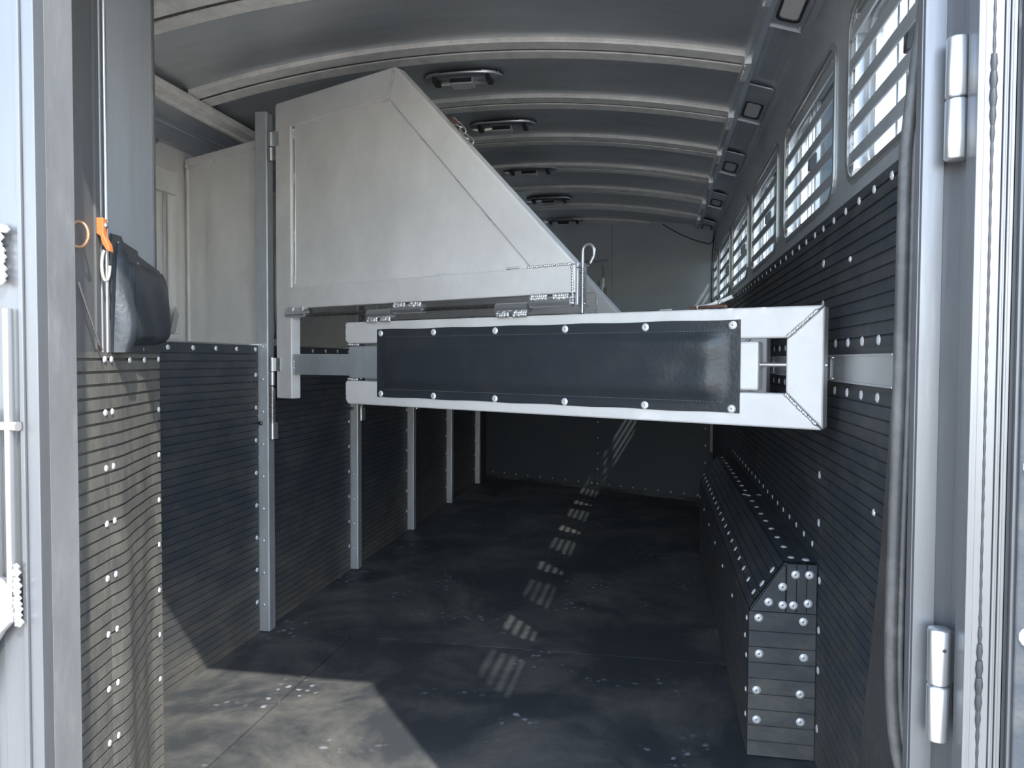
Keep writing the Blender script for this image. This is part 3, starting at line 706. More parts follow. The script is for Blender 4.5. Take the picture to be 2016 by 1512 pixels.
# ------------------------------------------------------------------ stall divider
def make_divider(first=True):
    r = empty('stall_divider', (-1.69, 3.18, 0), RZ)
    T = 0.050; fn = lambda a, b, d: (a, d, b)
    # hinge stile
    MB().box(0.018, 0.125, 0, T, 1.070, 2.372).build('hinge_stile', 'gate', r, 0.005, 3)
    # upper panel frame, mitred
    MB().prism([(0.020, 2.378), (0.765, 2.378), (0.728, 2.262), (0.128, 2.262)], fn, -0.001, T).build('top_rail', 'gate', r, 0.005, 3)
    MB().prism([(0.768, 2.377), (1.588, 1.562), (1.408, 1.562), (0.731, 2.261)] if first else [(0.768, 2.377), (1.706, 1.445), (1.528, 1.445), (0.731, 2.261)], fn, -0.001, T).build('diagonal_rail', 'gate', r, 0.006, 3)
    MB().box(0.104, 1.588 if first else 1.50, -0.002 if first else 0.004, T, 1.467, 1.560).build('bottom_rail', 'gate', r, 0.005, 3)
    MB().box(0.122, 0.142, 0.010, 0.022, 1.56, 2.262).build('inner_lip', 'bright', r, 0.003)
    n = 10; vs = []; mb = MB()
    poly = [(0.12, 1.555), (1.41, 1.555), (0.732, 2.268), (0.12, 2.268)]
    rows = 12; cols = 16
    for j in range(rows + 1):
        z = 1.555 + (2.266 - 1.555) * j / rows; xr = 1.41 + (0.732 - 1.41) * j / rows
        for i in range(cols + 1):
            u = 0.12 + (xr - 0.12) * i / cols
            vs.append((u, 0.014 + 0.0016 * math.sin(3.1 * u + 5 * z) * math.sin(2.3 * z + 1) - 0.002 * math.exp(-((u - 0.62) / 0.16) ** 2), z))
    mb.add(vs, [(j * (cols + 1) + i, j * (cols + 1) + i + 1, (j + 1) * (cols + 1) + i + 1, (j + 1) * (cols + 1) + i) for j in range(rows) for i in range(cols)], True)
    mb.prism(poly, fn, 0.020, 0.030)
    mb.build('infill_panel', 'panel', r)
    wd = MB()
    for (p, q) in (((0.20, 2.262), (0.15, 2.262)), ((0.33, 2.262), (0.28, 2.262)), ((0.53, 2.262), (0.48, 2.262)), ((0.72, 2.258), (0.68, 2.262)),
                   ((0.80, 2.19), (0.76, 2.23)), ((0.93, 2.055), (0.90, 2.085)), ((1.10, 1.88), (1.07, 1.91)), ((1.25, 1.725), (1.21, 1.765)),
                   ((0.33, 1.562), (0.38, 1.562)), ((0.70, 1.562), (0.75, 1.562)), ((0.98, 1.562), (1.03, 1.562)), ((1.30, 1.566), (1.36, 1.566)),
                   ((0.135, 2.25), (0.135, 2.21)), ((0.135, 2.06), (0.135, 2.01)), ((0.135, 1.81), (0.135, 1.76)), ((0.135, 1.61), (0.135, 1.575))):
        wd.weld((p[0], 0.010, p[1]), (q[0], 0.010, q[1]), 0.0042, 9)
    wd.weld((1.40, -0.002, 1.562), (1.575, -0.002, 1.562), 0.0055, 22)
    wd.weld((0.766, -0.003, 2.37), (0.731, -0.003, 2.265), 0.0042, 16)
    wd.weld((1.578, -0.003, 1.555), (1.582, -0.003, 1.43), 0.006, 14)
    wd.weld((0.135, -0.002, 1.464), (0.24, -0.002, 1.464), 0.0055, 10)
    wd.weld((0.142, 0.0, 1.268), (0.142, 0.0, 1.178), 0.0048, 10)
    wd.build('weld_bead', 'weld', r)
    # hinges on the post
    for z in (2.19, 1.19):
        mb = MB(); mb.tube([(0.0, -0.010, z), (0.0, -0.010, z + 0.062)], 0.0125, 12); mb.tube([(0.0, -0.010, z - 0.062), (0.0, -0.010, z - 0.004)], 0.0125, 12)
        mb.box(0.006, 0.052, -0.006, 0.0, z + 0.002, z + 0.060); mb.weld((0.052, -0.006, z + 0.01), (0.052, -0.006, z + 0.055), 0.004, 7)
        mb.build('hinge', 'bright', r)
    mb = MB(); mb.tube([(0, -0.010, 0.885), (0, -0.010, 1.12)], 0.007, 8)
    mb.build('hinge_pin', 'zinc', r)
    mb = MB(); pts = []
    for i in range(22 * 8 + 1):
        a = 2 * math.pi * i / 8; pts.append((0.0125 * math.cos(a), -0.010 + 0.0125 * math.sin(a), 0.965 + 0.15 * i / (22 * 8)))
    mb.tube(pts, 0.0026, 5); mb.build('coil_spring', 'zinc', r)
    mb = MB(); mb.tube([(0, -0.010, 0.885), (0, -0.010, 0.955)], 0.0135, 12); mb.box(-0.018, 0.012, -0.004, 0.012, 0.885, 0.96); mb.build('pin_bracket', 'bright', r)
    # link bar between stile and lower frame
    MB().box(0.125, 0.50, 0.006, 0.044, 1.178, 1.268).build('link_bar', 'galv', r, 0.004)
    # lower frame
    MB().prism([(0.478, 1.398), (2.364, 1.398), (2.264, 1.311), (0.490, 1.311), (0.478, 1.322)], fn, 0, T).build('upper_frame_rail', 'gate', r, 0.006, 3)
    MB().prism([(0.478, 1.158), (2.264, 1.158), (2.364, 1.062), (0.490, 1.062), (0.478, 1.075)], fn, 0, T).build('lower_frame_rail', 'gate', r, 0.006, 3)
    MB().prism([(2.366, 1.395), (2.366, 1.065), (2.267, 1.161), (2.267, 1.308)], fn, 0, T).build('end_rail', 'gate', r, 0.006, 3)
    MB().box(0.494, 0.75, 0.004, 0.046, 1.170, 1.299).build('left_web_plate', 'galv', r, 0.003)
    MB().box(1.90, 2.190, 0.003, 0.047, 1.165, 1.302).build('latch_box', 'gate', r, 0.006)
    mb = MB(); mb.box(0.75, 1.90, 0.014, 0.04, 1.168, 1.304); mb.build('centre_web', 'galv', r)
    mb = MB(); mb.tube([(2.17, 0.022, 1.237), (2.372, 0.022, 1.237)], 0.0065, 10); mb.build('latch_rod', 'zinc', r)
    wd = MB()
    wd.weld((2.350, -0.001, 1.385), (2.268, -0.001, 1.312), 0.006, 22); wd.weld((2.350, -0.001, 1.077), (2.268, -0.001, 1.156), 0.006, 22)
    wd.weld((0.49, 0.0, 1.306), (0.56, 0.0, 1.306), 0.0055, 10); wd.weld((0.49, 0.0, 1.164), (0.55, 0.0, 1.164), 0.0055, 10)
    wd.weld((0.480, 0.0, 1.39), (0.482, 0.0, 1.32), 0.003, 8); wd.weld((0.480, 0.0, 1.15), (0.482, 0.0, 1.08), 0.003, 8)
    wd.build('corner_weld', 'weld', r)
    # pad
    a0, a1, b0, b1 = 0.668, 2.140, 1.098, 1.365
    pd = MB(); nU, nZ = 60, 16; vs = []
    for j in range(nZ + 1):
        for i in range(nU + 1):
            s = i / nU; t = j / nZ; u = a0 + (a1 - a0) * s; z = b0 + (b1 - b0) * t
            eu = min(u - a0, a1 - u); ez = min(z - b0, b1 - z)
            fu = min(1, max(0, (eu - 0.052) / 0.03)); fz = min(1, max(0, (ez - 0.036) / 0.022))
            f = (fu * fu * (3 - 2 * fu)) * (fz * fz * (3 - 2 * fz))
            wob = 0.0014 * math.sin(31 * u) * math.sin(9 * z * 3) + 0.0022 * math.exp(-((s - 0.93) / 0.05) ** 2) * math.sin(60 * z)
            ed = 0.0035 * math.sin(11.0 * u * 2) if 0 < i < nU else 0
            zz = z + (0.0012 * math.sin(2 * math.pi * s * 5) * (1 if j == nZ else -1 if j == 0 else 0))
            vs.append((u, -0.004 - 0.019 * f - wob * f, zz))
    W = nU + 1
    pd.add(vs, [(j * W + i, j * W + i + 1, (j + 1) * W + i + 1, (j + 1) * W + i) for j in range(nZ) for i in range(nU)], True)
    rim = [vs[i] for i in range(W)] + [vs[j * W + nU] for j in range(1, nZ + 1)] + [vs[nZ * W + i] for i in range(nU - 1, -1, -1)] + [vs[j * W] for j in range(nZ - 1, 0, -1)]
    m_ = len(rim); pd.add(rim + [(p[0], -0.0002, p[2]) for p in rim], [(i, (i + 1) % m_, m_ + (i + 1) % m_, m_ + i) for i in range(m_)])
    pad = pd.build('vinyl_pad', 'vinyl', r)
    st = MB()
    for b_ in (b0 + 0.031, b1 - 0.031):
        u = a0 + 0.05
        while u < a1 - 0.05: st.box(u, u + 0.006, -0.0052, -0.004, b_ - 0.0006, b_ + 0.0006); u += 0.0105
    z = b0 + 0.035
    while z < b1 - 0.035: st.box(a1 - 0.047, a1 - 0.0458, -0.0052, -0.004, z, z + 0.006); z += 0.0105
    tag(st.build('stitching', 'stitch', pad), kind='stuff')
    for u in (0.690, 0.971, 1.262, 1.553, 1.844, 2.118):
        rivet((u, -0.0045, 1.349), (0, -1, 0), pad, RIV); rivet((u, -0.0045, 1.110), (0, -1, 0), pad, RIV)
    # horizontal pivot between upper panel and lower frame
    mb = MB(); mb.tube([(0.12, -0.002, 1.436), (1.50, -0.002, 1.436)], 0.0085, 10); mb.build('pivot_rod', 'steel', r)
    for a, b, dz, dn in ((0.106, 0.230, 0.010, 0), (0.766, 0.919, 0.004, 0), (1.415, 1.578, 0.004, 0), (0.620, 0.757, -0.008, 1), (1.27, 1.408, -0.008, 1)):
        mb = MB(); mb.tube([(a, -0.002, 1.436 + dz), (b, -0.002, 1.436 + dz)], 0.018, 16)
        mb.build('pivot_barrel', 'bright', r)
        L = b - a
        wz = 1.436 + dz + (-0.020 if dn else 0.020)
        wq = MB()
        for s0, s1 in ((0.04, 0.42), (0.58, 0.96)):
            for row in (0, 1): wq.weld((a + L * s0, -0.012 - 0.003 * row, wz + (0.008 * row) * (-1 if dn else -1)), (a + L * s1, -0.012 - 0.003 * row, wz - 0.008 * row), 0.0075, 8)
        wq.build('barrel_weld', 'weld', r)
    if not first: return r
    # end plate and spring pin
    MB().box(1.588, 1.600, -0.001, T + 0.004, 1.425, 1.566).build('end_plate', 'galv', r, 0.003)
    mb = MB(); mb.tube([(1.595, 0.0, 1.548), (1.628, -0.006, 1.552), (1.645, -0.006, 1.551)], 0.0035, 6); mb.build('pin_loop', 'zinc', r); mb = MB(); mb.tube([(1.595, 0.0, 1.427), (1.62, -0.006, 1.422), (1.64, -0.006, 1.421)], 0.0035, 6); mb.build('pin_loop', 'zinc', r)
    mb = MB(); pts = [(1.620, -0.006, 1.40), (1.620, -0.006, 1.59)]
    for i in range(1, 11):
        a = math.pi * (1 - i / 10); pts.append((1.641 + 0.021 * math.cos(a), -0.006, 1.598 + 0.021 * math.sin(a)))
    pts += [(1.662, -0.006, 1.58), (1.648, -0.006, 1.558)]
    mb.tube(pts, 0.0055, 8); mb.build('spring_pin', 'bright', r)
    mb = MB(); pts = []
    for i in range(20 * 8 + 1):
        a = 2 * math.pi * i / 8; pts.append((1.620 + 0.0085 * math.cos(a), -0.006 + 0.0085 * math.sin(a), 1.43 + 0.115 * i / 160))
    mb.tube(pts, 0.0019, 5); mb.build('pin_spring', 'zinc', r)
    return r
dv = make_divider()
gl = ['nearest stall divider: pentagon aluminium panel hinged above a long black padded bar', 'second stall divider, only its slanting edge and frame end showing behind the first',
      'third stall divider, almost hidden behind the nearer two', 'fourth stall divider, almost hidden at the far end']
dividers = [dv]
for i in range(1, 4):
    if i == 1: dv2 = c = make_divider(False)
    else: c = copy_tree(dv2)
    c.location = (-1.69, 3.18 + 1.055 * i, 0); dividers.append(c)
for c, l in zip(dividers, gl): tag(c, l, 'divider', 'stall dividers')

def gp(u, w, z): return Vector((-1.69, 3.18, 0)) + E_ * u + Vector((-NB.x, -NB.y, 0)) * w + Vector((0, 0, z))
# chain with snap lying behind the slanted rail
mb = MB()
def link(c, ax, up, L=0.036, W=0.018, r=0.0035):
    c = Vector(c); ax = Vector(ax).normalized(); up = Vector(up).normalized(); pts = []
    for i in range(14):
        a = 2 * math.pi * i / 14; pts.append(c + ax * (math.cos(a) * L * 0.5) + up * (math.sin(a) * W * 0.5))
    mb.tube(pts, r, 6, closed=True)
dg = (E_ * 0.707 + Vector((0, 0, -0.707))); up1 = (E_ * 0.707 + Vector((0, 0, 0.707))); bk_ = -NB
for i in range(5):
    link(gp(1.045, 0.028, 2.125) + dg * (0.028 * i) + up1 * (0.006 * math.sin(i * 1.4)), dg, up1 if i % 2 == 0 else (up1 * 0.5 + bk_))
ch = mb.build('tie_chain', 'zinc'); tag(ch, 'short steel tie chain lying along the slanted rail of the nearest divider', 'chain')
mb = MB(); mb.tube([gp(1.045 - 0.012, 0.02, 2.135), gp(1.045 + 0.02, 0.02, 2.112)], 0.006, 8); o = mb.build('rusty_shackle', 'rust', ch)
mb = MB()
for i in range(3): link(gp(1.375, 0.075, 1.742) + dg * (0.020 * i), dg, up1, 0.028, 0.013, 0.0025)
c2 = mb.build('small_snap_chain', 'zinc'); tag(c2, 'short chain of small links behind the lower end of the slanted divider rail', 'chain')
# snap hook lying on the padded divider
mb = MB(); r = empty('snap_hook', gp(2.05, 0.02, 1.398), RZ)
mb.tube([(-0.05, 0, 0.007), (-0.02, 0.004, 0.010), (0.02, 0.006, 0.022), (0.055, 0.006, 0.036)], 0.006, 8); mb.build('handle', 'dome', r)
mb = MB(); mb.tube([(-0.075, 0, 0.005), (-0.06, 0.01, 0.006), (-0.05, 0, 0.007), (-0.01, -0.008, 0.007), (0.03, -0.01, 0.008), (0.04, 0.0, 0.006)], 0.005, 6)
mb.tube([(0.0, 0.01, 0.012), (0.03, 0.012, 0.016)], 0.004, 6); mb.build('swivel', 'rust', r)
mb = MB(); mb.tube([(-0.17, 0, 0.003), (-0.13, 0.004, 0.004)], 0.0035, 6); mb.lathe([(0, 0.01), (0.007, 0.006), (0.007, 0)], (0.02, 0.0, 0.016), (0, 0, 1), 8); mb.build('ring', 'bright', r)
tag(r, 'rusty snap hook with pale handle lying on top of the padded divider', 'hook')

# ------------------------------------------------------------------ folded tack wall at the left
P0 = Vector((-1.170, 1.193, 0)); P1 = Vector((-1.290, 1.619, 0)); P2 = Vector((-1.431, 2.009, 0))
tw = empty('folding_tack_partition', (P1.x, P1.y, 0.0))
def rel(v): return Vector((v.x - P1.x, v.y - P1.y, v.z))
def nrm(a, b): d = (b - a).normalized(); return Vector((d.y, -d.x, 0))
n1 = nrm(P0, P1); n2 = nrm(P1, P2)
def slab(name, a, b, n, w0, w1, z0, z1, mat, bev=0.003):
    a = rel(a); b = rel(b); mb = MB()
    vs = [Vector((p.x, p.y, 0)) + n * w_ + Vector((0, 0, z)) for p in (a, b) for w_ in (w0, w1) for z in (z0, z1)]
    mb.add(vs, [(0, 1, 3, 2), (4, 6, 7, 5), (0, 4, 5, 1), (2, 3, 7, 6), (0, 2, 6, 4), (1, 5, 7, 3)]); return mb.build(name, mat, tw, bev)
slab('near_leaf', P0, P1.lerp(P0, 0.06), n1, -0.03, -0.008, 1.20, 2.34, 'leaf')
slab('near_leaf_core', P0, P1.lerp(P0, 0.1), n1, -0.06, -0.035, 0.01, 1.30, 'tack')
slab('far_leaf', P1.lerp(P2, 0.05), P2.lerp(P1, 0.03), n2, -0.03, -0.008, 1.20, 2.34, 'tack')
slab('far_leaf_core', P1.lerp(P2, 0.15), P2.lerp(P1, 0.06), n2, -0.06, -0.038, 0.01, 1.30, 'tack')
slab('far_edge_strip', P2.lerp(P1, 0.05), P2, n2, -0.032, -0.004, 1.262, 2.34, 'grey', 0.002)
def vb(name, p, r0, mat, z0=1.262, z1=2.34):
    q = rel(p); mb = MB(); mb.tube([(q.x, q.y, z0), (q.x, q.y, z1)], r0, 10); return mb.build(name, mat, tw)
vb('hinge_edge', P1 + n1 * -0.002, 0.006, 'bright'); vb('hinge_edge', P1 + n1 * -0.006 - (P1 - P0).normalized() * 0.022, 0.005, 'tack')
slab('hinge_strip', P1 - (P1 - P0).normalized() * 0.05, P1 - (P1 - P0).normalized() * 0.008, n1, -0.010, -0.003, 1.262, 2.34, 'leaf', 0.001)
def wave1(s, z):
    A = 0.010 * max(0, min(1, (1.2 - z) / 0.8)); return -A * math.sin(math.pi * min(1, s / 0.4))
L1 = (P1 - P0).length; L2 = (P2 - P1).length
def wave2(s, z):
    A = 0.016 * max(0.0, min(1, (1.22 - z) / 0.7)); t = s / L2
    return A * math.sin(2 * math.pi * t) * (1 - 0.35 * t) + 0.3 * A * math.sin(4 * math.pi * t)
r1 = ribbed('rubber_lining', rel(P0), P1 - P0, n1, L1 - 0.001, 0.01, 1.262, 'ribdust', tw, cols=14, wave=wave1, pitch=0.0302, g=0.0065, d=0.006)
r2 = ribbed('rubber_lining', rel(P1), P2 - P1, n2, L2, 0.01, 1.262, 'ribdust', tw, cols=26, wave=wave2, pitch=0.0302, g=0.0065, d=0.006)
for z in (1.245, 1.118, 0.985, 0.852, 0.72, 0.585, 0.452, 0.32):
    q = rel(P1) - (P1 - P0).normalized() * 0.022; rivet(q + n1 * wave1(L1 - 0.02, z) + Vector((0, 0, z)), n1, r1, RIVS)
    q = rel(P1) + (P2 - P1).normalized() * 0.016; rivet(q + n2 * wave2(0.016, z) + Vector((0, 0, z)), n2, r2, RIVS)
    q = rel(P1) + (P2 - P1).normalized() * (L2 - 0.015); rivet(q + n2 * (wave2(L2 - 0.015, z)) + Vector((0, 0, z - (0.02 if z < 1.2 else 0))), n2, r2, RIVS)
for s in (0.15, 0.27): rivet(rel(P1) + (P2 - P1).normalized() * s + Vector((0, 0, 1.243)), n2, r2, RIVS)
tag(tw, 'folding two-leaf tack wall at left, aluminium above and dusty wavy ribbed rubber below', 'partition')

# padded vinyl pouch on the far leaf
pc = empty('saddle_pouch', (P1.x, P1.y, 0.0))
d2 = (P2 - P1).normalized()
def pp(s, w_, z): return d2 * s + n2 * w_ + Vector((0, 0, z))
mb = MB(); mb.prism([(0.015, 1.262), (L2 - 0.01, 1.262), (L2 - 0.008, 1.500), (0.215, 1.520), (0.208, 1.532), (0.095, 1.540), (0.085, 1.552), (0.015, 1.548)], lambda a, b, d: pp(a, d, b), 0.0012, 0.006)
mb.build('backing_flap', 'vinyl', pc)
mb = MB(); nU, nZ = 34, 26; vs = []
for j in range(nZ + 1):
    t = j / nZ
    for i in range(nU + 1):
        s = i / nU
        u = 0.055 + (L2 - 0.075) * s
        z = 1.288 + (1.497 - 1.288) * t
        ss = max(0.0, min(1, s / 0.10)); se = max(0.0, min(1.0, (1 - s) / 0.16)); te = max(0.0, min(1.0, t / 0.16)); tt = max(0.0, min(1.0, (1 - t) / 0.30))
        f = math.sqrt(1 - (1 - ss) ** 2) * math.sqrt(1 - (1 - se) ** 2) * math.sqrt(1 - (1 - te) ** 2) * math.sqrt(1 - (1 - tt) ** 2)
        fold = 0.012 * math.exp(-((s - 0.07) / 0.035) ** 2) * (0.7 + 0.3 * math.sin(9 * t)) - 0.010 * math.exp(-((s - 0.17) / 0.05) ** 2) * (0.4 + 0.6 * (1 - t)) + 0.003 * math.sin(14 * s + 6 * t)
        wd_ = 0.026 + 0.016 * s
        vs.append(pp(u, 0.0062 + wd_ * f + fold * min(1, f * 2), z - 0.012 * (1 - s) * (1 - t)))
W = nU + 1
mb.add(vs, [(j * W + i, j * W + i + 1, (j + 1) * W + i + 1, (j + 1) * W + i) for j in range(nZ) for i in range(nU)], True)
mb.build('padded_body', 'vinyl', pc)
mb = MB(); n_ = 18; vs = []                                       # loose welt hanging down the near edge
for j in range(n_ + 1):
    t = j / n_; z = 1.262 + 0.270 * t; b = 0.010 * math.sin(7 * t) ; a0_ = 0.030 + 0.035 * t
    for (a, w_) in ((a0_ - 0.012, 0.003), (a0_ - 0.004, 0.030 + b), (a0_ + 0.010, 0.044 + b), (a0_ + 0.028, 0.036 + b * 0.5), (a0_ + 0.034, 0.010)):
        vs.append(pp(a, w_ * (0.35 + 0.65 * math.sin(math.pi * min(1, 0.25 + t * 0.8)) ** 0.5), z))
mb.add(vs, [(j * 5 + i, j * 5 + i + 1, (j + 1) * 5 + i + 1, (j + 1) * 5 + i) for j in range(n_) for i in range(4)], True)
mb.build('edge_welt', 'vinyl', pc)
for s, z in ((0.06, 1.532), (0.21, 1.500), (0.25, 1.272), (0.11, 1.272)):
    rv = rivet(pp(s, 0.0015, z), n2, pc, RIVS)
tag(pc, 'black padded vinyl pouch hanging on the folded tack wall at left', 'pad')

# orange bracket with snap, copper ring and thin rod on the near leaf
d1 = (P1 - P0).normalized()
def qq(s, w_, z): return P1 - d1 * s + n1 * w_ + Vector((0, 0, z))
r = empty('orange_tie_bracket', qq(0.035, 0.0, 1.50)); B0 = r.location.copy()
mb = MB(); fnq = lambda a, b, d: (n1 * a + Vector((0, 0, b)) - d1 * d)
mb.prism([(-0.004, 0.075), (0.012, 0.075), (0.013, 0.034), (0.024, 0.012), (0.026, -0.004), (0.018, 0.000), (0.009, 0.014), (0.005, 0.032), (-0.004, 0.038)], fnq, -0.010, 0.012)
mb.build('bracket', 'orange', r, 0.002)
mb = MB(); mb.lathe([(0, 0.006), (0.006, 0.005), (0.007, 0)], tuple(n1 * 0.012 + Vector((0, 0, 0.058))), tuple(n1), 8); mb.build('bolt', 'bright', r)
mb = MB(); pts = []
for i in range(14):
    a = R_(100 + 260 * i / 13); pts.append(n1 * (0.014 + 0.009 * math.cos(a)) - d1 * 0.006 + Vector((0, 0, -0.036 + 0.036 * math.sin(a))) )
mb.tube(pts, 0.004, 8); mb.build('snap', 'bone', r)
tag(r, 'orange bracket with a worn metal snap at the top of left tack wall', 'hook')
mb = MB(); c = qq(0.145, 0.002, 1.52); pts = []
for i in range(20):
    a = 2 * math.pi * i / 20; pts.append(c + n1 * (0.020 * math.cos(a)) + Vector((0, 0, 0.028 * math.sin(a))))
mb.tube(pts, 0.0035, 8, closed=True); o = mb.build('tie_ring', 'copper'); tag(o, 'copper coloured ring half hidden behind the left door jamb', 'ring')
mb = MB(); mb.tube([qq(0.155, 0.004, 1.415), qq(0.12, 0.006, 1.36), qq(0.062, 0.010, 1.27)], 0.0025, 6)
o = mb.build('thin_wire_rod', 'zinc'); tag(o, 'thin rusty-tipped wire rod hanging on the near leaf beside the left jamb', 'rod')
mb = MB(); mb.tube([qq(0.068, 0.0095, 1.278), qq(0.060, 0.010, 1.266)], 0.0035, 6); mb.build('rusty_tip', 'rust', o)

# ------------------------------------------------------------------ rear wall, jambs and doors
rw = empty('wall_rear', (0, 0, 0), 0, 'structure')
XJL, XJR = -0.877, 0.319
MB().box(-2.42, -0.93, 0.99, 1.030, -0.05, 2.40).build('left_rear_sheet', 'skin', rw)
MB().box(-0.965, XJL, 0.975, 1.033, -0.08, 2.36).build('left_jamb_post', 'grey', rw, 0.002)
hd = MB(); hd.box(-2.42, 0.56, 1.034, Y0, 2.33, 2.62); hd.build('header', 'skin', rw)
MB().box(-2.42, 0.56, 0.97, 1.06, -0.30, -0.012).build('sill', 'dirty', rw)
MB().box(0.44, 0.575, 0.99, 1.03, -0.05, 2.40).build('right_rear_sheet', 'skin', rw)
# left extruded door frame in the sun (face towards the viewer), ribbed
fr = MB()
for a, b, dd in ((-1.14, -0.958, 0.0), (-0.957, -0.942, 0.004), (-0.941, -0.906, 0.002), (-0.905, -0.8975, -0.003), (-0.897, XJL + 0.0005, 0.001)):
    fr.box(a, b, 0.955 + dd, 0.976, -0.08, 2.38)
fr.build('left_frame_extrusion', 'extr', rw, 0.001)
# right jamb
MB().box(XJR, 0.372, 1.028, 1.046, -0.08, 2.36).build('right_jamb_plate', 'extr', rw, 0.001)
MB().box(XJR + 0.001, 0.345, 1.020, 1.029, -0.08, 2.36).build('right_jamb_rib', 'extr', rw, 0.001)
MB().box(0.366, 0.44, 0.985, 1.046, -0.08, 2.36).build('right_corner_post', 'extr', rw, 0.002)
fr = MB()
for a, b, dd in ((0.3570, 0.3610, -0.006), (0.3612, 0.3660, -0.002), (0.3662, 0.3745, 0.0), (0.3765, 0.3870, 0.002), (0.3872, 0.3900, 0.0), (0.3902, 0.3930, 0.002), (0.3932, 0.3960, 0.0), (0.3962, 0.4005, 0.002), (0.4045, 0.44, 0.006)):
    fr.box(a, b, 0.965 + dd, 0.988, -0.08, 2.36)
fr.build('right_frame_extrusion', 'extr', rw, 0.0008)
ck = MB(); z = -0.08; pts = []
while z < 2.36:
    bl = 0.0022 + 0.0030 * max(0, math.sin(z * 9.1)) ** 8 * (1 if z < 1.6 else 0.2); pts.append((0.3755, 0.9655, z)); ck.lathe([(bl * 0.7, 0), (bl, 0.01), (bl * 0.8, 0.02)], (0.3755, 0.9665, z), (0, 0, 1), 6); z += 0.02
ck.build('caulk_line', 'black', rw)
MB().box(0.4012, 0.4040, 0.967, 0.99, -0.08, 2.36).build('black_door_seal', 'black', rw)
# rubber seal following the opening
def kx(px): return math.tan(math.atan((px - 1008) / 1500.0) - 0.18584)
sp = [(1826, -330), (1818, -150), (1808, 0), (1793, 125), (1780, 251), (1774, 352), (1772, 754), (1768, 1000), (1766, 1158), (1766, 1300), (1772, 1420), (1785, 1506), (1812, 1600), (1850, 1700)]
pts = []
for px, py in sp:
    y = 1.066; depth = y * math.cos(0.1858) * (1 + 0) ; x = kx(px) * y; dz = math.hypot(x, y) * math.cos(math.atan((px - 1008) / 1500.0))
    pts.append(Vector((x, y, 1.25 - (py - 712) / 1500.0 * dz)))
fine = []
for i in range(len(pts) - 1):
    for k in range(5):
        t = k / 5; p0 = pts[max(i - 1, 0)]; p1 = pts[i]; p2 = pts[i + 1]; p3 = pts[min(i + 2, len(pts) - 1)]
        fine.append(0.5 * ((2 * p1) + (p2 - p0) * t + (2 * p0 - 5 * p1 + 4 * p2 - p3) * t * t + (3 * p1 - p0 - 3 * p2 + p3) * t ** 3))
mb = MB(); mb.tube(fine, 0.0085, 10); mb.tube([p + Vector((0.010, -0.006, 0)) for p in fine], 0.0045, 8)
mb.build('door_seal', 'seal', rw)
# hinges of the right door
def door_hinge(x, y, zc, h, lab):
    r = empty('door_hinge', (x, y, zc)); rr = 0.0128
    def barrel(z0, z1):
        m = MB(); m.lathe([(0.0, z1), (rr * 0.9, z1), (rr, z1 - 0.002), (rr, z0 + 0.002), (rr * 0.9, z0), (0.0, z0)], (0, 0, 0), (0, 0, 1), 20); return m.build('hinge_barrel', 'bright', r)
    barrel(0.001, h / 2); barrel(-h / 2, -0.001)
    MB().box(0.004, 0.026, 0.004, 0.012, 0.001, h / 2 - 0.006).build('hinge_leaf', 'extr', r, 0.001)
    if 'grease' in lab: MB().lathe([(0.0, 0.0006), (0.0018, 0.0006), (0.0024, 0.0)], (0.002, -rr, h * 0.33), (0, -1, 0), 12).build('grease_hole', 'black', r)
    tag(r, lab, 'hinge', 'hinges on the right door post')
door_hinge(0.350, 1.000, 1.562, 0.144, 'upper polished barrel hinge on the right door post')
door_hinge(0.344, 1.000, 0.855, 0.138, 'lower polished barrel hinge on the right door post, with a grease hole')
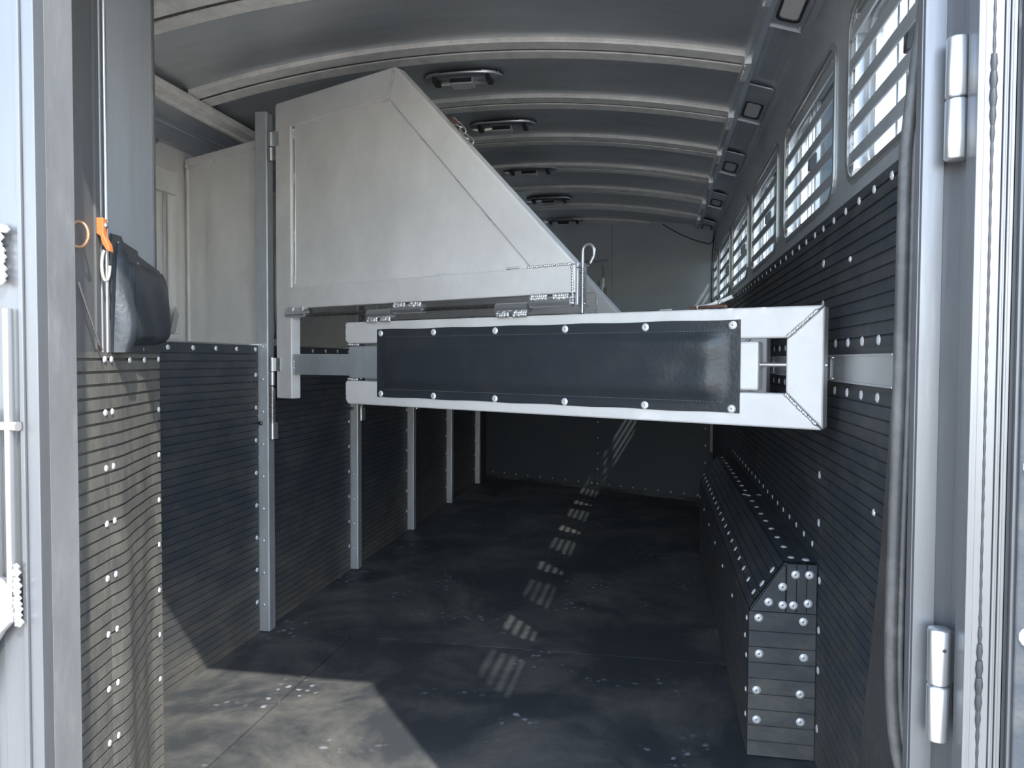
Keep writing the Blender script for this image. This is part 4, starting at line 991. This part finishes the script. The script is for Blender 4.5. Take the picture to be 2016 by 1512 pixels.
# right door, swung fully open beside the opening
dr = empty('door_right', (0.405, 0.960, 0), R_(-9)); dr.name = 'door_1'; dr['kind'] = 'structure'
MB().box(0.0, 0.85, 0.004, 0.045, 0.0, 2.30).build('door_frame', 'extr', dr, 0.003)
rm = MB().box(0.004, 0.83, -0.004, 0.003, 0.05, 1.64).build('rubber_lining', 'rib', dr, 0.002)
for z in (0.35, 0.545, 0.74, 0.935, 1.13, 1.325, 1.52): rivet((0.020, -0.004, z), (0, -1, 0), rm)
MB().box(0.004, 0.83, -0.002, 0.003, 1.655, 2.25).build('door_upper_sheet', 'extr', dr, 0.002)
# left door hardware
r = empty('left_door_hinge', (-0.948, 0.942, 1.405))
for a, b in ((-0.046, 0.0), (0.002, 0.034)):
    MB().lathe([(0, b), (0.011, b), (0.012, b - 0.002), (0.012, a + 0.002), (0.011, a), (0, a)], (0, 0, 0), (0, 0, 1), 16).build('hinge_barrel', 'bright', r)
mb = MB(); mb.weld((0.020, 0.004, 0.030), (0.022, 0.006, -0.05), 0.009, 9); mb.weld((0.012, 0.004, 0.034), (0.034, 0.006, 0.026), 0.007, 4); mb.build('weld_bead', 'weld', r)
tag(r, 'white-bright door hinge with a lumpy weld on the left frame', 'hinge')
r = empty('cam_bar_latch', (-0.945, 0.940, 1.05))
MB().box(-0.004, 0.014, -0.006, 0.008, -0.13, 0.125).build('lever_bar', 'bright', r, 0.004)
MB().box(0.026, 0.034, -0.002, 0.012, -0.15, 0.27).build('guide_rod', 'bright', r, 0.002)
mb = MB(); mb.tube([(-0.022, 0.0, 0.10), (0.045, 0.004, 0.10)], 0.007, 10); mb.build('pivot_bolt', 'zinc', r)
mb = MB(); mb.prism([(-0.010, -0.12), (0.020, -0.12), (0.034, -0.14), (0.034, -0.185), (0.018, -0.20), (0.004, -0.22), (-0.03, -0.33), (-0.05, -0.33), (-0.03, -0.20)], lambda a, b, d: (a, d, b), -0.006, 0.008); mb.build('handle', 'bright', r, 0.004)
mb = MB(); mb.weld((0.038, 0.004, -0.10), (0.040, 0.006, -0.19), 0.007, 10); mb.build('weld_bead', 'weld', r)
tag(r, 'bright cam-bar door latch with lever on the sunlit left frame', 'latch')
